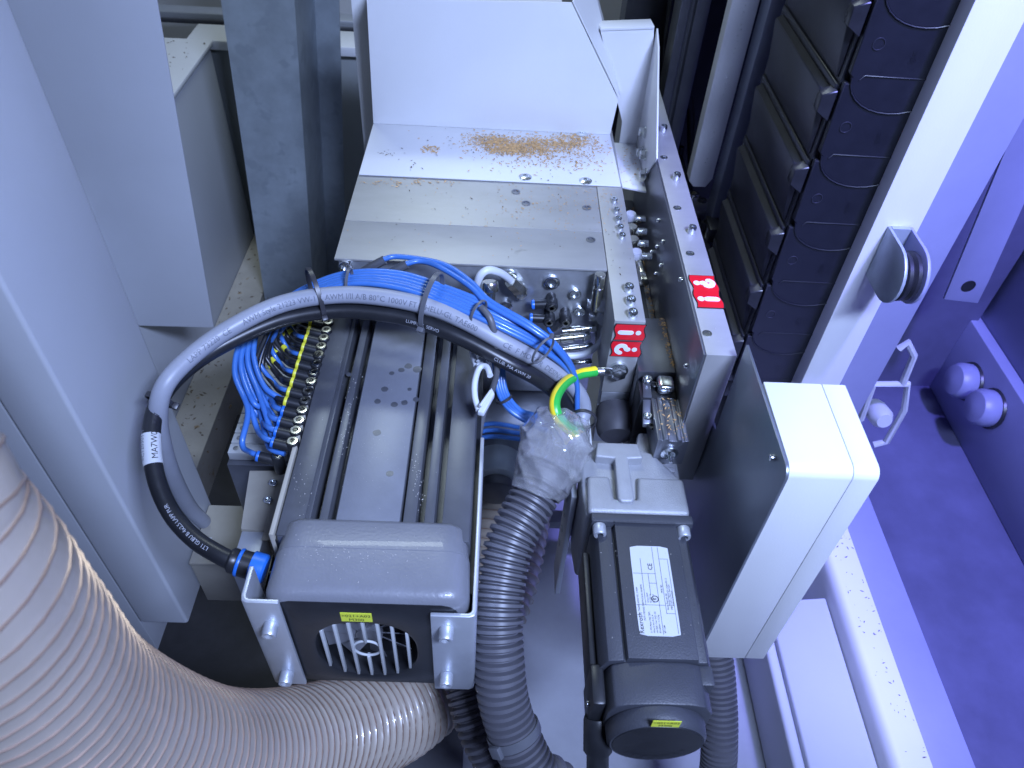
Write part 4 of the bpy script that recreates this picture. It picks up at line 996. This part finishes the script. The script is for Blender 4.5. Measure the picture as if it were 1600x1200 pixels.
for i,(x,y,w,l) in enumerate(((905,517,.0050,.026),(893,530,.0062,.030),(903,545,.0045,.024),(905,568,.0038,.020))):
    p=YY(x,y,.690)
    t=thing('straight_fitting',['upper straight nickel fitting beside the distributor','thick straight nickel fitting, second from the top','third straight nickel fitting above the pale tube','lowest straight nickel fitting below the pale tube'][i],'fitting',p,'straight nickel fittings')
    B().lathe([(w*.8,-l*.3),(w*.8,0),(w,.001),(w,l*.55),(w*.7,l*.6),(w*.7,l)],p+V((-l*.5,0,0)),(1,.1,.12),16).build('barrel','nickel',t)
    B().cone(p+V((l*.45,.002,l*.06)),p+V((l*.75,.004,l*.08)),w*1.15,n=6).build('hex_nut','chrome',t,bevel=.0004)
for i,(y0,dx) in enumerate(((505,0),(575,4))):
    t=thing('pale_clip',['upper pale grey cable clip with looped lead beside the spindle','lower pale grey cable clip with looped lead beside the spindle'][i],'clip',ZZ(750,y0+40,.62),'pale clips')
    b0=[(762+dx,y0+12,.640),(756+dx,y0-2,.640),(745+dx,y0,.638),(738+dx,y0+22,.634),(738+dx,y0+45,.628),(744+dx,y0+66,.624)]
    B().tube(pz(b0),.0033,10,40).build('lead_loop','paleplug',t)
    a=pz([(742+dx,y0+68,.628),(752+dx,y0+70,.628),(769+dx,y0+40,.630),(764+dx,y0+30,.630)]); dn=V((0,0,-.006))
    B().hull(a,[q+dn for q in a]).build('clip_body','paleplug',t,bevel=.001)
    B().tube(pz([(746+dx,y0+60,.633),(763+dx,y0+36,.634)]),.0018,8,6).build('clip_rib','paleplug',t)
gl=pz([(752,480,.690),(766,498,.686),(774,530,.665),(777,565,.640),(772,600,.610),(752,660,.560),(738,760,.500)])
tag(B().tube(gl,.0036,10,60).build('sensor_lead','tieg'),'thin dark grey sensor lead dropping along the right of the spindle','cable')

# lower carriage parts seen between spindle and servo
lc=thing('lower_carriage','dark lower carriage block below the cable bundle','carriage',(.04,.66,.2))
B().box(-.012,.085,.640,.7195,.40,.459).build('carriage_block','darksteel',lc,bevel=.003)
B().cone((.012,.60,.40),(.012,.66,.40),.034,n=32).build('pulley','galv',lc,bevel=.003)
B().cone((.012,.585,.40),(.012,.60,.40),.024,n=32).build('pulley_hub','anoddark',lc,bevel=.002)
for i in range(3):
    tag(B().tube(pz([(735,668+i*10,.46),(770,662+i*10,.47),(812,668+i*9,.47)]),.003,8,20).build('air_tube','blue'),'short blue tube in shadow under the bundle','air tube','short blue tubes in shadow')
cb_=ZZ(868,806,.16)
tag(B().box(-.25,.40,cb_.y-.012,cb_.y+.012,.14,.16).build('cross_bar','shade',bevel=.002),'pale horizontal cross bar low behind the conduit','bar')

# blocks left of the spindle
sb=thing('sensor_block','beige machined block with screws below the valve slices','block',(-.245,.49,.42))
B().prism([(-.262,.455),(-.2085,.452),(-.2085,.536),(-.272,.533)],'z',.42,.500).build('block_body','beige',sb,bevel=.001)
B().box(-.2360,-.2085,.44,.532,.5004,.503).build('block_cover','beige',sb,bevel=.0008)
for x,y in ((419,782),(427,755)):
    p=ZZ(x,y,.504); screw(sb,(p.x,p.y,.5032),(0,0,1),.0050,.003)
B().box(-.2610,-.2360,.408,.454,.42,.497).build('side_tab','zinc',sb,bevel=.001)
bxx=thing('beige_box','beige electrical box behind the lower end of the cable loop','box',(-.33,.54,.0))
B().box(-.3685,-.285,.500,.585,.255,.345).build('box_body','beige',bxx,bevel=.002)
B().box(-.3685,-.283,.498,.587,.3455,.352).build('box_lid','beige',bxx,bevel=.002)
p=ZZ(318,843,.353); B().box(p.x-.012,p.x+.010,p.y-.004,p.y+.003,.3525,.3535).build('paper_tag','paper',bxx)
fr2=thing('black_slot_frame','small black slotted frame between the beige block and spindle','frame',(-.22,.4,.45))
for k in range(3): B().box(-.2225+.0055*k,-.2200+.0055*k,.385,.425,.462,.500).build('slat','blackp',fr2,bevel=.0004)
B().box(-.2235,-.2080,.403,.406,.466,.499).build('slat_bridge','blackp',fr2)

# oil spots on the spindle
for x,y,r in ((601,608,.0040),(590,627,.0036),(616,632,.0038),(632,629,.0036),(650,624,.0034),(589,676,.0042),(609,740,.0038),(627,578,.0036),(638,572,.0042),(652,577,.0050),(612,583,.003),(640,608,.0024),(545,585,.003)):
    p=ZZ(x,y,.6014); n=14; c_=[]
    for k in range(n):
        a=2*math.pi*k/n; rr_=r*(1+.18*noise.noise(V((math.cos(a)*1.3+x,math.sin(a)*1.3,y)))); c_.append((p.x+math.cos(a)*rr_,p.y+math.sin(a)*rr_,.60125))
    B().hull(c_,[(a,b_,.60135) for a,b_,_ in c_]).build('oil_spot','anoddark',spn)

# ================================================================== SAWDUST AND CHIPS
def flakes(name,label,m,items):
    b=B()
    for p,s_,L_ in items:
        a=rnd.uniform(0,6.28); u=V((math.cos(a),math.sin(a),rnd.uniform(-.25,.25)))*s_*L_; w=V((-math.sin(a),math.cos(a),rnd.uniform(-.25,.25)))*s_*.6
        h=V((0,0,s_*.35)); p=V(p)
        b.add([p-u,p+w*.7+h*.3,p+u*.9,p-w,p+h],[(0,1,4),(1,2,4),(2,3,4),(3,0,4),(3,2,1,0)])
    o=b.build(name,m); tag(o,label,'sawdust',kind='stuff'); return o
def gauss(cx,cy,sx,sy,z,n,smin,smax,rot=0.,lim=None,lmax=2.2,k=1.):
    out=[]
    for _ in range(n):
        a,c=rnd.gauss(0,sx),rnd.gauss(0,sy); x=cx+a*math.cos(rot)-c*math.sin(rot); y=cy+a*math.sin(rot)+c*math.cos(rot)
        p=ZZ(x,y,z)
        if lim and not(lim[0]<p.x<lim[1] and lim[2]<p.y<lim[3]): continue
        out.append((p+V((0,0,rnd.uniform(0,.0008))),rnd.uniform(smin,smax)*k,rnd.uniform(.8,lmax)))
    return out
lim=(-.182,.158,.897,1.031); zg=.6738
it=[]
for cx,cy,sx,sy,n_ in ((770,220,20,5,520),(815,230,34,6,760),(865,224,36,5,620),(800,234,24,4,420),(900,214,18,5,190),(860,242,60,12,420),(672,233,8,3,60),(850,230,90,25,200)):
    it+=gauss(cx,cy,sx,sy,zg,n_,.0005,.0016,.05,lim,k=1.35)
flakes('sawdust_pile','heap of tan sawdust on the white guard flange','dust',it)
it=[]
for cx,cy,sx,sy,n_ in ((790,228,40,10,70),(612,240,14,5,16),(645,258,6,4,8),(690,222,20,10,10),(860,250,60,16,60),(760,216,10,5,16)):
    it+=gauss(cx,cy,sx,sy,zg,n_,.0007,.0016,.05,lim)
flakes('dark_chips','scattered dark chips on the white guard flange','chip',it)
lim2=(-.182,.163,.716,.892)
it=gauss(640,285,40,3,.6706,90,.0006,.0018,0,lim2)+gauss(860,320,60,24,.6706,260,.0005,.0013,0,lim2)+gauss(930,300,26,20,.6712,120,.0004,.0012,0,lim2)+gauss(740,340,130,40,.6706,70,.0004,.0012,0,lim2)+gauss(590,412,20,3,.6706,30,.0005,.001,0,lim2)
flakes('plate_dust','fine sawdust sprinkled over the steel top plate','dust',it)
it=gauss(760,330,120,40,.6706,46,.0006,.0013,0,lim2)+gauss(960,400,20,60,.6712,30,.0005,.0012,0,(.132,.163,.63,.9))
flakes('plate_chips','dark specks over the steel top plate and side bar','chip',it)
it=[]
for k in range(420):
    y=rnd.uniform(.612,1.0); x=.2045+rnd.gauss(0,.0022); z=.611 if y<.70 else .576
    if x<.2070: it.append((V((x,y,z)),rnd.uniform(.0006,.0018),rnd.uniform(.8,2)))
for k in range(50): it.append((V((rnd.uniform(.180,.208),rnd.uniform(.518,.576),.6005)),rnd.uniform(.0006,.002),rnd.uniform(.8,2.2)))
for k in range(60): it.append((V((rnd.uniform(.172,.203),rnd.uniform(.94,1.05),.6485)),rnd.uniform(.0006,.0016),rnd.uniform(.8,2.)))
flakes('channel_dust','line of sawdust along the channel beside the long rail','dust',it)
it=[]
def on_sp(cx,cy,sx,sy,n_,smax=.0011):
    for q in gauss(cx,cy,sx,sy,.6014,n_,.0002,smax*.62,0,(-.188,-.02,.405,.66),lmax=1.5): it.append(q)
on_sp(590,690,45,90,110,.0007); on_sp(470,760,14,40,40,.0012)
for cx,cy,n_ in ((650,740,26),(655,770,20),(545,640,24),(556,600,16),(535,690,14)): on_sp(cx,cy,4,18,n_,.0014)
for cx,cy,sx,sy,n_ in ((500,858,30,14,40),(585,868,30,8,34),(560,890,70,26,40),(640,850,40,16,16)):
    for q in gauss(cx,cy,sx,sy,.6062,n_,.0002,.0006,0,(-.18,-.03,.335,.395),lmax=2.4): it.append(q)
for q in gauss(1010,900,55,70,.5775,60,.0002,.0006,0,(.11,.20,.295,.42),lmax=1.5): it.append(q)
for q in gauss(1100,430,30,80,.7004,40,.0003,.0008,0,(.212,.238,.55,.9)): it.append(q)
flakes('pale_specks','pale dust specks on spindle, servo and rail','lamp',it)
it=[]
for k in range(110):
    x=rnd.uniform(x_c+.004,x_d-.003); y=rnd.uniform(.25,.72)
    if rnd.random()<.8: it.append((V((x,y,.1704)),rnd.uniform(.0006,.0019),rnd.uniform(.8,2.2)))
flakes('sill_chips','dark chips strewn along the white sill','chip',it)
it=[]
for k in range(90): it.append((V((rnd.uniform(xC-.2,xC-.005),rnd.uniform(yb1-.3,yb1),zC+.0125)),rnd.uniform(.001,.003),rnd.uniform(.8,2.2)))
for k in range(160): it.append((V((xC+abs(rnd.gauss(0,.05))+.004,rnd.uniform(.8,1.5),.1005)),rnd.uniform(.001,.004),rnd.uniform(.8,2.2)))
flakes('ledge_chips','chips on the rear cabinet lid and the beige ledge','chip',it)
